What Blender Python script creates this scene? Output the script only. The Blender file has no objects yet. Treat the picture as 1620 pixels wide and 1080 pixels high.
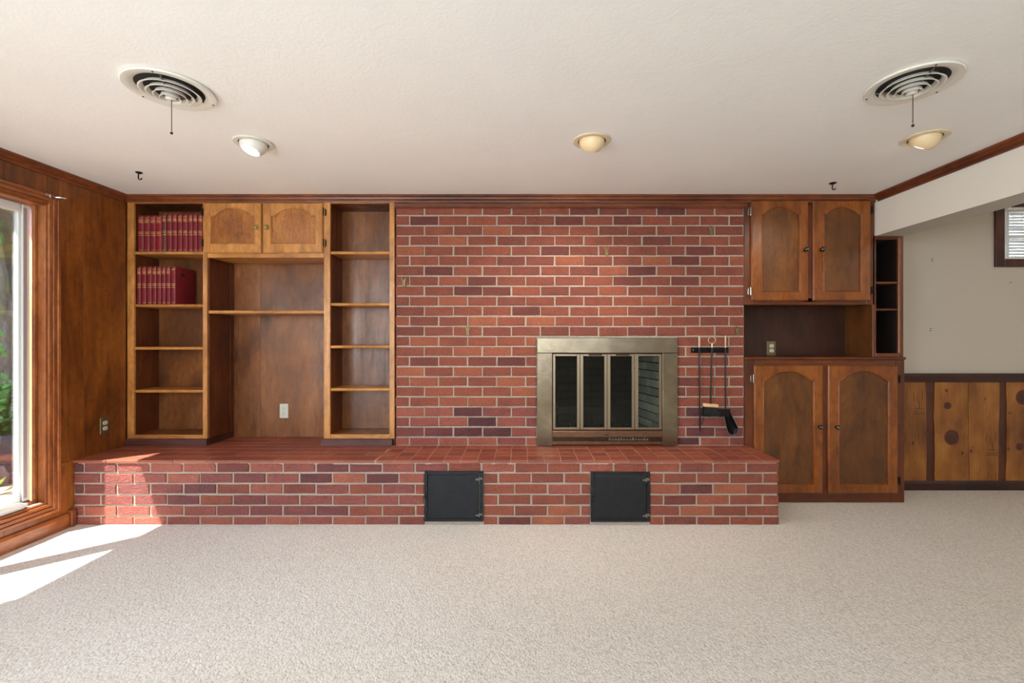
import bpy, bmesh, math, random
from mathutils import Vector, Matrix, noise

# ------------------------------------------------------------------ camera, world, sun, lights, exposure
scn = bpy.context.scene
COL = scn.collection
CAM_Z = 1.22
cam_data = bpy.data.cameras.new('camera')
cam_data.lens = 16.0
cam_data.sensor_width = 36.0
cam_data.shift_x = -16 / 1620
cam_data.shift_y = -3 / 1620
cam_data.clip_start = 0.05
cam = bpy.data.objects.new('camera', cam_data)
cam.location = (0, 0, CAM_Z)
cam.rotation_euler = (math.radians(90), 0, 0)
COL.objects.link(cam)
scn.camera = cam

world = bpy.data.worlds.new('sky')
scn.world = world
world.use_nodes = True
wn = world.node_tree
wn.nodes.clear()
w_out = wn.nodes.new('ShaderNodeOutputWorld')
w_bg = wn.nodes.new('ShaderNodeBackground')
w_sky = wn.nodes.new('ShaderNodeTexSky')
w_sky.sky_type = 'NISHITA'
w_sky.sun_disc = False
w_sky.sun_elevation = math.radians(64)
w_sky.sun_rotation = math.radians(228)
w_bg.inputs['Strength'].default_value = 0.85
wn.links.new(w_sky.outputs[0], w_bg.inputs['Color'])
wn.links.new(w_bg.outputs[0], w_out.inputs['Surface'])

sun_data = bpy.data.lights.new('sun', 'SUN')
sun_data.energy = 75.0
sun_data.angle = math.radians(0.6)
sun_data.color = (1.0, 0.98, 0.95)
sun = bpy.data.objects.new('sun', sun_data)
sun.location = (-6, -4, 9)
sun.rotation_euler = Vector((-1, -0.9, 2.77)).to_track_quat('Z', 'Y').to_euler()
COL.objects.link(sun)


def area(name, loc, target, sx, sy, energy, color, spread=180):
    d = bpy.data.lights.new(name, 'AREA')
    d.shape = 'RECTANGLE'
    d.size, d.size_y = sx, sy
    d.energy = energy
    d.color = color
    d.spread = math.radians(spread)
    o = bpy.data.objects.new(name, d)
    o.location = loc
    o.rotation_euler = (Vector(loc) - Vector(target)).to_track_quat('Z', 'Y').to_euler()
    COL.objects.link(o)
    return o


# soft fill added behind the camera; the wall there has no window
area('fill_behind', (-0.6, -2.35, 1.72), (-0.6, 3, 3.2), 3.8, 1.0, 66, (0.80, 0.93, 1.0))
# fill added inside the left wall, where no window is built
area('fill_left', (-2.85, -0.7, 1.25), (0, 0.3, 1.45), 2.2, 1.8, 98, (0.78, 0.92, 1.0))
area('hall_fill', (4.2, 1.2, 2.44), (4.2, 1.2, 0), 1.2, 1.2, 9, (1.0, 0.93, 0.84))  # plain area light over the neighbouring space, no fixture modelled

scn.view_settings.view_transform = 'Standard'
scn.view_settings.look = 'None'
scn.view_settings.exposure = 0.5
scn.view_settings.gamma = 1.0
scn.view_settings.use_curve_mapping = False
scn.cycles.max_bounces = 10
scn.cycles.diffuse_bounces = 6
scn.cycles.glossy_bounces = 4
scn.cycles.transparent_max_bounces = 12
scn.cycles.sample_clamp_indirect = 6.0
scn.cycles.caustics_reflective = False
scn.cycles.caustics_refractive = False

# ------------------------------------------------------------------ measured planes (metres)
W = 3.41          # front plane of bookcases, brick wall and right cabinets
H1 = 3.0          # front of the hearth
RB = 3.72         # back of the recess
RR = 3.70         # rear wall of the space on the right
XL = -2.96        # left wall
HZ = 0.427        # hearth top
CZ = 2.297        # ceiling
XB0, XB1 = 2.64, 2.85   # dropped beam
random.seed(7)


def X(px, Y=W):
    return (px - 826) * Y / 720.0


def Z(py, Y=W):
    return CAM_Z + (537 - py) * Y / 720.0


# ------------------------------------------------------------------ helpers
def lin(c):
    out = []
    for v in c:
        v /= 255.0
        out.append(v / 12.92 if v <= 0.04045 else ((v + 0.055) / 1.055) ** 2.4)
    return (*out, 1.0)


ORG = {}


def tag(o, label=None, cat=None, group=None, kind=None):
    if label: o['label'] = label
    if cat: o['category'] = cat
    if group: o['group'] = group
    if kind: o['kind'] = kind
    return o


def thing(name, loc, label, cat, group=None, kind=None):
    o = bpy.data.objects.new(name, None)
    o.empty_display_size = 0.05
    o.location = loc
    COL.objects.link(o)
    ORG[o.name] = Vector(loc)
    return tag(o, label, cat, group, kind)


def place(name, me, world_loc, parent=None):
    o = bpy.data.objects.new(name, me)
    COL.objects.link(o)
    w = Vector(world_loc)
    ORG[o.name] = w
    if parent is not None:
        o.parent = parent
        o.location = w - ORG[parent.name]
    else:
        o.location = w
    return o


def obj(name, bm, mat, parent=None, smooth=False):
    """link the bmesh (in world coordinates) as one object with its origin at its own middle"""
    lo = Vector((min(v.co[i] for v in bm.verts) for i in range(3)))
    hi = Vector((max(v.co[i] for v in bm.verts) for i in range(3)))
    c = (lo + hi) / 2
    bmesh.ops.translate(bm, verts=bm.verts, vec=-c)
    me = bpy.data.meshes.new(name)
    bmesh.ops.recalc_face_normals(bm, faces=bm.faces)
    bm.to_mesh(me)
    bm.free()
    mats = mat if isinstance(mat, (list, tuple)) else [mat]
    for m in mats:
        me.materials.append(m)
    if smooth:
        for p in me.polygons:
            p.use_smooth = True
        if hasattr(me, 'set_sharp_from_angle'):
            me.set_sharp_from_angle(angle=math.radians(40))
    return place(name, me, c, parent)


def struct(name, bm, mat, parent=None, smooth=False):
    o = obj(name, bm, mat, parent, smooth)
    if parent is None:
        o['kind'] = 'structure'
    return o


def BM():
    return bmesh.new()


def box(bm, x0, x1, y0, y1, z0, z1, bev=0.0, seg=1, mi=0):
    vs = [bm.verts.new((x, y, z)) for x in (x0, x1) for y in (y0, y1) for z in (z0, z1)]
    idx = [(0, 1, 3, 2), (4, 6, 7, 5), (0, 4, 5, 1), (2, 3, 7, 6), (0, 2, 6, 4), (1, 5, 7, 3)]
    fs = [bm.faces.new([vs[i] for i in f]) for f in idx]
    for f in fs:
        f.material_index = mi
    if bev > 0:
        es = list({e for f in fs for e in f.edges})
        bmesh.ops.bevel(bm, geom=es, offset=bev, segments=seg, affect='EDGES', profile=0.5)
    return bm


def prism(bm, pts, y0, y1, axis='y', bev=0.0):
    """extrude a polygon; axis y: pts are (x,z); axis x: pts are (y,z); axis z: pts are (x,y)"""
    def co(p, t):
        if axis == 'y': return (p[0], t, p[1])
        if axis == 'x': return (t, p[0], p[1])
        return (p[0], p[1], t)
    a = [bm.verts.new(co(p, y0)) for p in pts]
    b = [bm.verts.new(co(p, y1)) for p in pts]
    n = len(pts)
    fs = [bm.faces.new(a[::-1]), bm.faces.new(b)]
    for i in range(n):
        fs.append(bm.faces.new((a[i], a[(i + 1) % n], b[(i + 1) % n], b[i])))
    if bev > 0:
        bmesh.ops.bevel(bm, geom=list(fs[0].edges), offset=bev, segments=1, affect='EDGES')
    return bm


def tube(bm, pts, r, n=8, closed=False):
    pts = [Vector(p) for p in pts]
    rs = r if isinstance(r, (list, tuple)) else [r] * len(pts)
    rings = []
    m = len(pts)
    ref = None
    for i, p in enumerate(pts):
        if closed:
            d = pts[(i + 1) % m] - pts[(i - 1) % m]
        else:
            d = pts[min(i + 1, m - 1)] - pts[max(i - 1, 0)]
        d.normalize()
        if ref is None:
            ref = d.orthogonal().normalized()
        u = (ref - d * ref.dot(d))
        u = u.normalized() if u.length > 1e-6 else d.orthogonal().normalized()
        ref = u
        v = d.cross(u)
        rings.append([bm.verts.new(p + (u * math.cos(t) + v * math.sin(t)) * rs[i])
                      for t in [2 * math.pi * k / n for k in range(n)]])
    cnt = m if closed else m - 1
    for i in range(cnt):
        a, b = rings[i], rings[(i + 1) % m]
        for k in range(n):
            bm.faces.new((a[k], a[(k + 1) % n], b[(k + 1) % n], b[k]))
    if not closed:
        bm.faces.new(rings[0][::-1])
        bm.faces.new(rings[-1])
    return bm


def lathe(bm, prof, c=(0, 0, 0), n=32, rot=None, mi=0):
    """prof: (r, z) list; axis z, optionally rotated by the matrix rot, then moved to c"""
    c = Vector(c)
    rings = []
    for r, z in prof:
        ring = []
        if r < 1e-6:
            p = Vector((0, 0, z))
            if rot: p = rot @ p
            ring = [bm.verts.new(p + c)]
        else:
            for k in range(n):
                t = 2 * math.pi * k / n
                p = Vector((r * math.cos(t), r * math.sin(t), z))
                if rot: p = rot @ p
                ring.append(bm.verts.new(p + c))
        rings.append(ring)
    for a, b in zip(rings, rings[1:]):
        for k in range(n):
            k2 = (k + 1) % n
            if len(a) == 1 and len(b) == 1: continue
            if len(a) == 1: f = bm.faces.new((a[0], b[k], b[k2]))
            elif len(b) == 1: f = bm.faces.new((a[k], a[k2], b[0]))
            else: f = bm.faces.new((a[k], a[k2], b[k2], b[k]))
            f.material_index = mi
    return bm


# ------------------------------------------------------------------ materials
class NT:
    def __init__(s, name):
        s.m = bpy.data.materials.new(name)
        s.m.use_nodes = True
        s.t = s.m.node_tree
        s.b = s.t.nodes['Principled BSDF']
        s.out = s.t.nodes['Material Output']

    def n(s, kind, **kw):
        nd = s.t.nodes.new(kind)
        for k, v in kw.items():
            if hasattr(nd, k): setattr(nd, k, v)
            else: nd.inputs[k.replace('_', ' ')].default_value = v
        return nd

    def l(s, a, b):
        s.t.links.new(a, b)

    def coords(s, scale=(1, 1, 1), spread=7.0, world=False):
        tc = s.n('ShaderNodeTexCoord')
        src = tc.outputs['Object']
        if spread:
            oi = s.n('ShaderNodeObjectInfo')
            mu = s.n('ShaderNodeVectorMath', operation='SCALE')
            cb = s.n('ShaderNodeCombineXYZ')
            s.l(oi.outputs['Random'], cb.inputs[0]); s.l(oi.outputs['Random'], cb.inputs[1]); s.l(oi.outputs['Random'], cb.inputs[2])
            s.l(cb.outputs[0], mu.inputs[0]); mu.inputs['Scale'].default_value = spread
            ad = s.n('ShaderNodeVectorMath', operation='ADD')
            s.l(src, ad.inputs[0]); s.l(mu.outputs[0], ad.inputs[1])
            src = ad.outputs[0]
        mp = s.n('ShaderNodeMapping')
        mp.inputs['Scale'].default_value = scale
        s.l(src, mp.inputs['Vector'])
        return mp.outputs[0]

    def noise(s, vec, scale, detail=4, rough=0.55, dist=0.0):
        nd = s.n('ShaderNodeTexNoise')
        nd.inputs['Scale'].default_value = scale
        nd.inputs['Detail'].default_value = detail
        nd.inputs['Roughness'].default_value = rough
        nd.inputs['Distortion'].default_value = dist
        s.l(vec, nd.inputs['Vector'])
        return nd.outputs[0]

    def ramp(s, fac, stops):
        r = s.n('ShaderNodeValToRGB')
        e = r.color_ramp.elements
        while len(e) > 1: e.remove(e[-1])
        e[0].position, e[0].color = stops[0]
        for p, c in stops[1:]:
            x = e.new(p); x.color = c
        s.l(fac, r.inputs[0])
        return r.outputs[0]

    def mix(s, fac, a, b, mode='MIX'):
        m = s.n('ShaderNodeMix', data_type='RGBA', blend_type=mode)
        if isinstance(fac, (int, float)): m.inputs[0].default_value = fac
        else: s.l(fac, m.inputs[0])
        for i, v in ((6, a), (7, b)):
            if isinstance(v, tuple): m.inputs[i].default_value = v
            else: s.l(v, m.inputs[i])
        return m.outputs[2]

    def math(s, op, a, b=0.0):
        m = s.n('ShaderNodeMath', operation=op)
        for i, v in ((0, a), (1, b)):
            if isinstance(v, (int, float)): m.inputs[i].default_value = v
            else: s.l(v, m.inputs[i])
        return m.outputs[0]

    def bump(s, h, strength=0.3, dist=0.01):
        b = s.n('ShaderNodeBump')
        b.inputs['Strength'].default_value = strength
        b.inputs['Distance'].default_value = dist
        s.l(h, b.inputs['Height'])
        s.l(b.outputs[0], s.b.inputs['Normal'])

    def set(s, **kw):
        for k, v in kw.items():
            s.b.inputs[k.replace('_', ' ')].default_value = v


def plain(name, col, rough=0.5, metal=0.0, vary=0.0, coat=0.0):
    t = NT(name)
    c = lin(col)
    if vary:
        v = t.coords()
        f = t.noise(v, 30, 3)
        t.l(t.ramp(f, [(0.3, tuple(x * (1 - vary) for x in c[:3]) + (1,)), (0.7, tuple(min(1, x * (1 + vary)) for x in c[:3]) + (1,))]), t.b.inputs['Base Color'])
    else:
        t.set(Base_Color=c)
    t.set(Roughness=rough, Metallic=metal)
    if coat: t.b.inputs['Coat Weight'].default_value = coat
    return t.m


def wood(name, dark, mid, light, axis='z', rough=0.38, coat=0.15, blotch=1.0, curl=True):
    t = NT(name)
    st = {'x': (0.12, 1, 1), 'y': (1, 0.12, 1), 'z': (1, 1, 0.12)}[axis]
    st2 = {'x': (0.45, 1, 1), 'y': (1, 0.45, 1), 'z': (1, 1, 0.45)}[axis]
    v1 = t.coords(st2)
    big = t.noise(v1, 2.6, 5, 0.6, 0.8)
    v2 = t.coords(st)
    fine = t.noise(v2, 60, 4, 0.6, 0.3)
    med = t.noise(v2, 14, 3, 0.55, 1.2)
    d, m, l = lin(dark), lin(mid), lin(light)
    base = t.ramp(big, [(0.5 - 0.24 * blotch - 0.02, d), (0.5, m), (0.5 + 0.26 * blotch, l)] if blotch <= 1 else [(0.26, d), (0.5, m), (0.74, l)])
    g = t.mix(0.55, base, t.ramp(fine, [(0.3, (0.55, 0.5, 0.45, 1)), (0.7, (1.0, 1.0, 1.0, 1))]), 'MULTIPLY')
    g = t.mix(0.45, g, t.ramp(med, [(0.3, (0.55, 0.5, 0.45, 1)), (0.62, (1.15, 1.1, 1.05, 1))]), 'MULTIPLY')
    mot = t.noise(t.coords(tuple(min(1, k * 1.6) for k in st2)), 11, 4, 0.62, 1.8)
    g = t.mix(0.5, g, t.ramp(mot, [(0.32, (0.55, 0.5, 0.46, 1)), (0.5, (0.95, 0.94, 0.92, 1)), (0.7, (1.16, 1.13, 1.1, 1))]), 'MULTIPLY')
    if curl is True: curl = 0.22
    if curl:
        w = t.n('ShaderNodeTexWave')
        w.inputs['Scale'].default_value = 9.0 if curl >= 0.5 else 3.0
        w.inputs['Distortion'].default_value = 14.0
        w.inputs['Detail'].default_value = 3.0
        w.inputs['Detail Scale'].default_value = 2.2
        t.l(v1, w.inputs['Vector'])
        g = t.mix(curl, g, t.ramp(w.outputs[0], [(0.0, (0.45, 0.4, 0.36, 1)), (0.25, (1, 1, 1, 1))]), 'MULTIPLY')
    t.l(g, t.b.inputs['Base Color'])
    t.l(t.ramp(med, [(0.3, (rough + 0.12,) * 3 + (1,)), (0.7, (rough - 0.05,) * 3 + (1,))]), t.b.inputs['Roughness'])
    t.b.inputs['Coat Weight'].default_value = coat
    t.b.inputs['Coat Roughness'].default_value = 0.25
    t.bump(fine, 0.12, 0.002)
    return t.m


M = {}
# honey coloured birch of the left built-ins, darker stain of the panels
M['honey_z'] = wood('honey birch upright', (158, 98, 42), (204, 140, 72), (224, 164, 92), 'z', 0.34)
M['honey_x'] = wood('honey birch rail', (162, 102, 46), (208, 144, 76), (226, 168, 96), 'x', 0.34)
M['burl'] = wood('figured birch panel', (118, 68, 26), (172, 106, 48), (200, 136, 72), 'z', 0.38, blotch=0.9, curl=0.5)
M['panel_z'] = wood('stained birch ply', (78, 42, 18), (136, 82, 40), (176, 114, 62), 'z', 0.32, 0.05)
M['recess'] = wood('recess birch ply', (96, 54, 28), (154, 98, 56), (188, 128, 80), 'z', 0.26)
M['side_z'] = wood('stained birch side', (64, 30, 12), (108, 54, 22), (136, 76, 36), 'z', 0.42, 0.0)
M['wall_z'] = wood('birch wall panelling', (58, 26, 9), (142, 80, 30), (182, 112, 48), 'z', 0.36)
M['crown_x'] = wood('red brown moulding', (92, 44, 22), (122, 64, 34), (142, 80, 46), 'x', 0.33, blotch=0.6)
M['crown_y'] = wood('red brown moulding lengthwise', (92, 42, 18), (124, 62, 30), (146, 80, 42), 'y', 0.33, blotch=0.6)
M['case_z'] = wood('window casing upright', (122, 64, 28), (166, 96, 50), (196, 126, 74), 'z', 0.33, blotch=0.7)
M['case_y'] = wood('window casing level', (122, 64, 28), (166, 96, 50), (196, 126, 74), 'y', 0.33, blotch=0.7)
M['plinth_x'] = wood('dark red plinth', (70, 34, 30), (92, 50, 46), (106, 62, 58), 'x', 0.4, blotch=0.6)
M['plinth_y'] = wood('dark red plinth return', (56, 26, 22), (76, 38, 34), (90, 48, 44), 'y', 0.4, blotch=0.6)
M['amber_z'] = wood('amber birch stile', (94, 44, 12), (142, 77, 24), (172, 102, 38), 'z', 0.30, blotch=0.9)
M['amber_x'] = wood('amber birch rail', (94, 44, 12), (142, 77, 24), (172, 102, 38), 'x', 0.32, blotch=0.8)
M['amber_panel'] = wood('amber birch door panel', (58, 30, 9), (108, 62, 20), (144, 90, 36), 'z', 0.36)
M['frame_z'] = wood('brown cabinet frame', (68, 27, 8), (104, 48, 17), (128, 66, 26), 'z', 0.36, blotch=0.8)
M['frame_x'] = wood('brown cabinet frame rail', (68, 27, 8), (104, 48, 17), (128, 66, 26), 'x', 0.36, blotch=0.8)
M['nook'] = wood('shade darkened nook ply', (44, 18, 6), (66, 30, 10), (88, 46, 18), 'z', 0.55, 0.0)  # back ply colour darkened to carry the nook's shade
M['unlit'] = wood('shade blackened ply', (16, 7, 4), (26, 12, 7), (38, 19, 11), 'z', 0.55, 0.0)  # ply blackened to paint in the shade inside the narrow unit
M['dark_x'] = wood('dark wainscot moulding', (28, 8, 6), (50, 16, 12), (64, 24, 18), 'x', 0.4, blotch=0.6)
M['batten'] = wood('red brown batten', (66, 26, 8), (88, 38, 13), (104, 50, 20), 'z', 0.42, blotch=0.6)
M['window_dark'] = wood('dark brown window casing', (40, 14, 7), (70, 28, 14), (90, 40, 20), 'z', 0.38, blotch=0.6)
M['light_wood'] = wood('pale brush block', (196, 150, 100), (226, 184, 136), (240, 204, 160), 'x', 0.4, curl=False)


def pine():
    t = NT('knotty pine')
    v = t.coords((1, 1, 0.08))
    w = t.n('ShaderNodeTexWave', bands_direction='X')
    w.inputs['Scale'].default_value = 16
    w.inputs['Distortion'].default_value = 5
    w.inputs['Detail'].default_value = 3
    t.l(v, w.inputs['Vector'])
    big = t.noise(t.coords((1, 1, 0.5)), 5, 4, 0.6)
    c = t.ramp(big, [(0.25, lin((92, 48, 14))), (0.5, lin((144, 88, 34))), (0.75, lin((176, 120, 54)))])
    c = t.mix(0.5, c, t.ramp(w.outputs[0], [(0.0, (0.62, 0.5, 0.36, 1)), (0.4, (1, 1, 1, 1))]), 'MULTIPLY')
    vo = t.n('ShaderNodeTexVoronoi')
    vo.inputs['Scale'].default_value = 9
    t.l(t.coords((1, 1, 0.8)), vo.inputs['Vector'])
    c = t.mix(t.ramp(vo.outputs['Distance'], [(0.07, (1, 1, 1, 1)), (0.13, (0, 0, 0, 1))]), c, lin((74, 34, 16)))
    t.l(c, t.b.inputs['Base Color'])
    t.set(Roughness=0.42)
    t.bump(w.outputs[0], 0.1, 0.002)
    return t.m


M['pine'] = pine()
M['pine_mark'] = plain('pine knot ring', (86, 28, 22), 0.45)
M['pine_core'] = plain('pine knot core', (60, 40, 28), 0.5, vary=0.4)
M['pine_slash'] = plain('pine dark fleck', (58, 26, 14), 0.5)


def brick(name, stops, wrinkle=1.0, rough=0.8):
    t = NT(name)
    oi = t.n('ShaderNodeObjectInfo')
    base = t.ramp(oi.outputs['Random'], stops)
    v = t.coords((1, 1, 1))
    n1 = t.noise(v, 9, 4, 0.6)
    n2 = t.noise(v, 90, 4, 0.7, 0.4)
    vw = t.coords((0.8, 1.0, 1.5))
    n3 = t.noise(vw, 42, 2, 0.5, 1.6)
    c = t.mix(0.6, base, t.ramp(n1, [(0.3, (0.72, 0.66, 0.7, 1)), (0.7, (1.18, 1.15, 1.1, 1))]), 'MULTIPLY')
    c = t.mix(0.5, c, t.ramp(n3, [(0.42, (1.04, 1.03, 1.02, 1)), (0.475, (0.5, 0.46, 0.46, 1)), (0.51, (1.06, 1.05, 1.04, 1)), (0.6, (1.0, 1.0, 1.0, 1)), (0.635, (0.62, 0.58, 0.58, 1)), (0.67, (1.0, 1.0, 1.0, 1))]), 'MULTIPLY')
    c = t.mix(0.55, c, t.ramp(n2, [(0.35, (0.6, 0.56, 0.56, 1)), (0.6, (1.12, 1.1, 1.1, 1))]), 'MULTIPLY')
    t.l(c, t.b.inputs['Base Color'])
    t.set(Roughness=rough)
    h = t.math('ADD', t.math('MULTIPLY', n3, 1.0), t.math('MULTIPLY', n2, 0.35))
    t.bump(h, 0.8 * wrinkle, 0.009)
    return t.m


M['brick'] = brick('wire cut red brick', [(0.0, lin((100, 50, 44))), (0.06, lin((112, 57, 48))), (0.17, lin((128, 68, 53))),
                                          (0.6, lin((140, 74, 55))), (0.9, lin((148, 80, 58))), (1.0, lin((160, 92, 64)))])
M['brick_low'] = brick('daylight purpled wire cut brick', [(0.0, lin((86, 46, 50))), (0.1, lin((104, 56, 56))), (0.25, lin((132, 72, 66))),
                                              (0.8, lin((150, 82, 70))), (1.0, lin((164, 94, 74)))], 1.3)  # purple tone paints in blue daylight on the low bricks
M['fire_brick'] = brick('pale lit fire brick', [(0.0, lin((176, 178, 172))), (1.0, lin((226, 228, 222)))], 0.4)  # pale tone carries the light reaching the right firebox wall
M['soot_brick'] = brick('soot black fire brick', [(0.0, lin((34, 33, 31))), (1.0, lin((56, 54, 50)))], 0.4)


def mortar(name, col):
    t = NT(name)
    v = t.coords(spread=0)
    n = t.noise(v, 130, 5, 0.7)
    n1 = t.noise(v, 3, 3, 0.6)
    c = lin(col)
    k = t.ramp(n, [(0.3, tuple(x * 0.72 for x in c[:3]) + (1,)), (0.65, tuple(min(1, x * 1.15) for x in c[:3]) + (1,))])
    k = t.mix(0.5, k, t.ramp(n1, [(0.3, (0.8, 0.78, 0.75, 1)), (0.7, (1.1, 1.1, 1.1, 1))]), 'MULTIPLY')
    t.l(k, t.b.inputs['Base Color'])
    t.set(Roughness=0.92)
    t.bump(n, 0.6, 0.005)
    return t.m


M['mortar'] = mortar('rough sand mortar', (176, 161, 146))
M['grout'] = mortar('tile grout', (186, 138, 116))
M['soot_mortar'] = mortar('soot mortar', (40, 38, 36))


def tile_mat():
    t = NT('red quarry tile')
    oi = t.n('ShaderNodeObjectInfo')
    base = t.ramp(oi.outputs['Random'], [(0, lin((132, 66, 50))), (0.5, lin((146, 75, 55))), (1, lin((160, 86, 62)))])
    v = t.coords()
    n = t.noise(v, 22, 4, 0.6)
    c = t.mix(0.4, base, t.ramp(n, [(0.3, (0.75, 0.72, 0.72, 1)), (0.7, (1.1, 1.1, 1.1, 1))]), 'MULTIPLY')
    t.l(c, t.b.inputs['Base Color'])
    t.set(Roughness=0.45)
    t.bump(t.noise(v, 160, 3), 0.12, 0.002)
    return t.m


M['tile'] = tile_mat()


def carpet_mat():
    t = NT('cream loop carpet')
    v = t.coords((1, 1, 1), spread=0)
    wob = t.noise(v, 40, 2, 0.5)
    vo = t.n('ShaderNodeTexVoronoi', feature='SMOOTH_F1')
    vo.inputs['Scale'].default_value = 150
    vo.inputs['Randomness'].default_value = 0.95
    mp = t.n('ShaderNodeMapping')
    mp.inputs['Scale'].default_value = (1.0, 0.72, 1)
    mp.inputs['Rotation'].default_value = (0, 0, 0.6)
    t.l(v, mp.inputs['Vector'])
    t.l(mp.outputs[0], vo.inputs['Vector'])
    fib = t.noise(v, 420, 3, 0.7)
    big = t.noise(v, 1.2, 3, 0.5)
    c = t.ramp(vo.outputs['Color'], [(0.0, lin((206, 197, 186))), (0.5, lin((225, 216, 206))), (1.0, lin((236, 229, 220)))])
    fl = t.noise(v, 150, 2, 0.6)
    c = t.mix(t.ramp(fl, [(0.34, (0.6, 0.6, 0.6, 1)), (0.42, (0, 0, 0, 1))]), c, lin((160, 144, 122)))
    c = t.mix(0.35, c, t.ramp(big, [(0.35, (0.92, 0.9, 0.86, 1)), (0.65, (1.0, 1.0, 1.0, 1))]), 'MULTIPLY')
    t.l(c, t.b.inputs['Base Color'])
    t.set(Roughness=1.0)
    t.b.inputs['Specular IOR Level'].default_value = 0.1
    h = t.math('ADD', t.math('MULTIPLY', vo.outputs['Distance'], -1.0), t.math('MULTIPLY', fib, 0.3))
    t.bump(h, 0.8, 0.0035)
    return t.m


M['carpet'] = carpet_mat()


def plaster(name, col, scale=70, strength=0.35, dist=0.004, swirl=False):
    t = NT(name)
    v = t.coords(spread=0)
    n = t.noise(v, scale, 4, 0.6)
    h = n
    if swirl:
        n2 = t.noise(t.coords((1, 1, 1), spread=0), 5, 3, 0.6, 1.5)
        h = t.math('ADD', n, t.math('MULTIPLY', n2, 1.6))
    c = lin(col)
    t.l(t.ramp(t.noise(v, 2.2, 3), [(0.3, tuple(x * 0.97 for x in c[:3]) + (1,)), (0.7, c)]), t.b.inputs['Base Color'])
    t.set(Roughness=0.75)
    t.b.inputs['Specular IOR Level'].default_value = 0.25
    t.bump(h, strength, dist)
    return t.m


M['ceiling'] = plaster('textured ceiling paint', (246, 245, 243), 90, 0.3, 0.003, True)
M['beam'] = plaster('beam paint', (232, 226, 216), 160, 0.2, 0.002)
M['soffit'] = plaster('stippled soffit', (196, 190, 180), 130, 0.9, 0.006)  # greyer than the beam face, shade put into the colour
M['rear_wall'] = plaster('greige wall paint', (192, 180, 166), 220, 0.15, 0.002)
M['plain_wall'] = plaster('off white wall paint', (222, 214, 202), 160, 0.15, 0.002)


def steel():
    t = NT('brushed nickel steel')
    v = t.coords((1, 1, 60), spread=3)
    n = t.noise(v, 12, 3, 0.6)
    big = t.noise(t.coords((1, 1, 1), spread=3), 5, 3, 0.6)
    t.l(t.ramp(big, [(0.3, lin((120, 108, 92))), (0.7, lin((156, 142, 122)))]), t.b.inputs['Base Color'])
    t.set(Metallic=1.0, Roughness=0.22)
    t.b.inputs['Anisotropic'].default_value = 0.6
    t.bump(n, 0.25, 0.0015)
    return t.m


M['steel'] = steel()
M['steel_frame'] = plain('bronze tinted steel frame', (150, 134, 114), 0.34, 1.0)
M['vent_panel'] = plain('bronze louvre panel', (128, 98, 78), 0.38, 1.0, vary=0.15)
M['vent_dark'] = plain('dark bronze strip', (74, 56, 46), 0.45, 1.0, vary=0.2)
M['black_iron'] = plain('black cast iron', (30, 32, 36), 0.48, 0.4, vary=0.3)
M['black_paint'] = plain('satin black steel', (8, 8, 9), 0.32, 0.2)
M['bristle'] = plain('black bristles', (12, 12, 13), 0.45)
M['brass'] = plain('aged brass', (172, 150, 96), 0.36, 1.0, vary=0.3)
M['bright_brass'] = plain('pale brass', (236, 214, 190), 0.3, 0.8)
M['clip_metal'] = plain('dull brass clip', (126, 110, 72), 0.5, 0.6, vary=0.25)
M['chrome'] = plain('chrome', (214, 210, 204), 0.15, 1.0)
M['knob_black'] = plain('glossy black knob', (14, 12, 12), 0.1, 0.0, coat=0.8)
M['hinge_dark'] = plain('dark hinge metal', (40, 34, 30), 0.35, 0.8)
M['white_metal'] = plain('white enamelled metal', (226, 222, 212), 0.4)
M['cream_metal'] = plain('cream enamelled metal', (222, 208, 180), 0.42)
M['almond'] = plain('almond enamel eyeball', (232, 206, 164), 0.35)
M['duct'] = plain('dark opening shade', (34, 33, 32), 0.6, 0.3, vary=0.3)  # near-black colour for the shade inside vent and light openings
M['damper'] = plain('grey damper metal', (120, 116, 108), 0.5, 0.6, vary=0.2)
M['plate_ivory'] = plain('ivory plastic', (214, 212, 196), 0.4)
M['plate_brass'] = plain('brushed brass outlet plate', (140, 124, 92), 0.4, 0.7)
M['slot'] = plain('outlet slot', (30, 28, 26), 0.6)
M['cloth'] = plain('maroon book cloth', (118, 22, 32), 0.52, vary=0.12)
M['cloth_red'] = plain('red book cloth', (138, 20, 28), 0.52, vary=0.12)
M['cloth_brown'] = plain('faded brown maroon book cloth', (98, 44, 40), 0.52, vary=0.15)
M['gilt'] = plain('gilt stamping', (206, 158, 100), 0.45, 0.5, vary=0.3)
M['gilt_red'] = plain('worn gilt field', (158, 84, 58), 0.5, 0.3, vary=0.4)
M['paper'] = plain('book pages', (206, 190, 160), 0.8)
M['vinyl'] = plain('white window vinyl', (226, 228, 226), 0.35)
M['strip_pink'] = plain('pink stile reflection', (176, 158, 158), 0.5)  # pink paints in a reflection on the white stile
M['gasket'] = plain('grey gasket', (110, 112, 112), 0.5)
M['blind'] = plain('white blind slat', (232, 234, 234), 0.5)
_t = M['blind'].node_tree
_tl = _t.nodes.new('ShaderNodeBsdfTranslucent'); _tl.inputs[0].default_value = (0.85, 0.87, 0.88, 1)
_mx = _t.nodes.new('ShaderNodeMixShader'); _mx.inputs[0].default_value = 0.35
_t.links.new(_t.nodes['Principled BSDF'].outputs[0], _mx.inputs[1]); _t.links.new(_tl.outputs[0], _mx.inputs[2])
_t.links.new(_mx.outputs[0], _t.nodes['Material Output'].inputs[0])
M['siding'] = plain('white painted siding', (232, 232, 228), 0.6)
M['ash'] = mortar('wood ash', (104, 98, 90))
M['char'] = plain('charred wood', (26, 24, 22), 0.9, vary=0.4)
M['leaf'] = plain('green leaf', (74, 128, 50), 0.5, vary=0.35)
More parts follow.
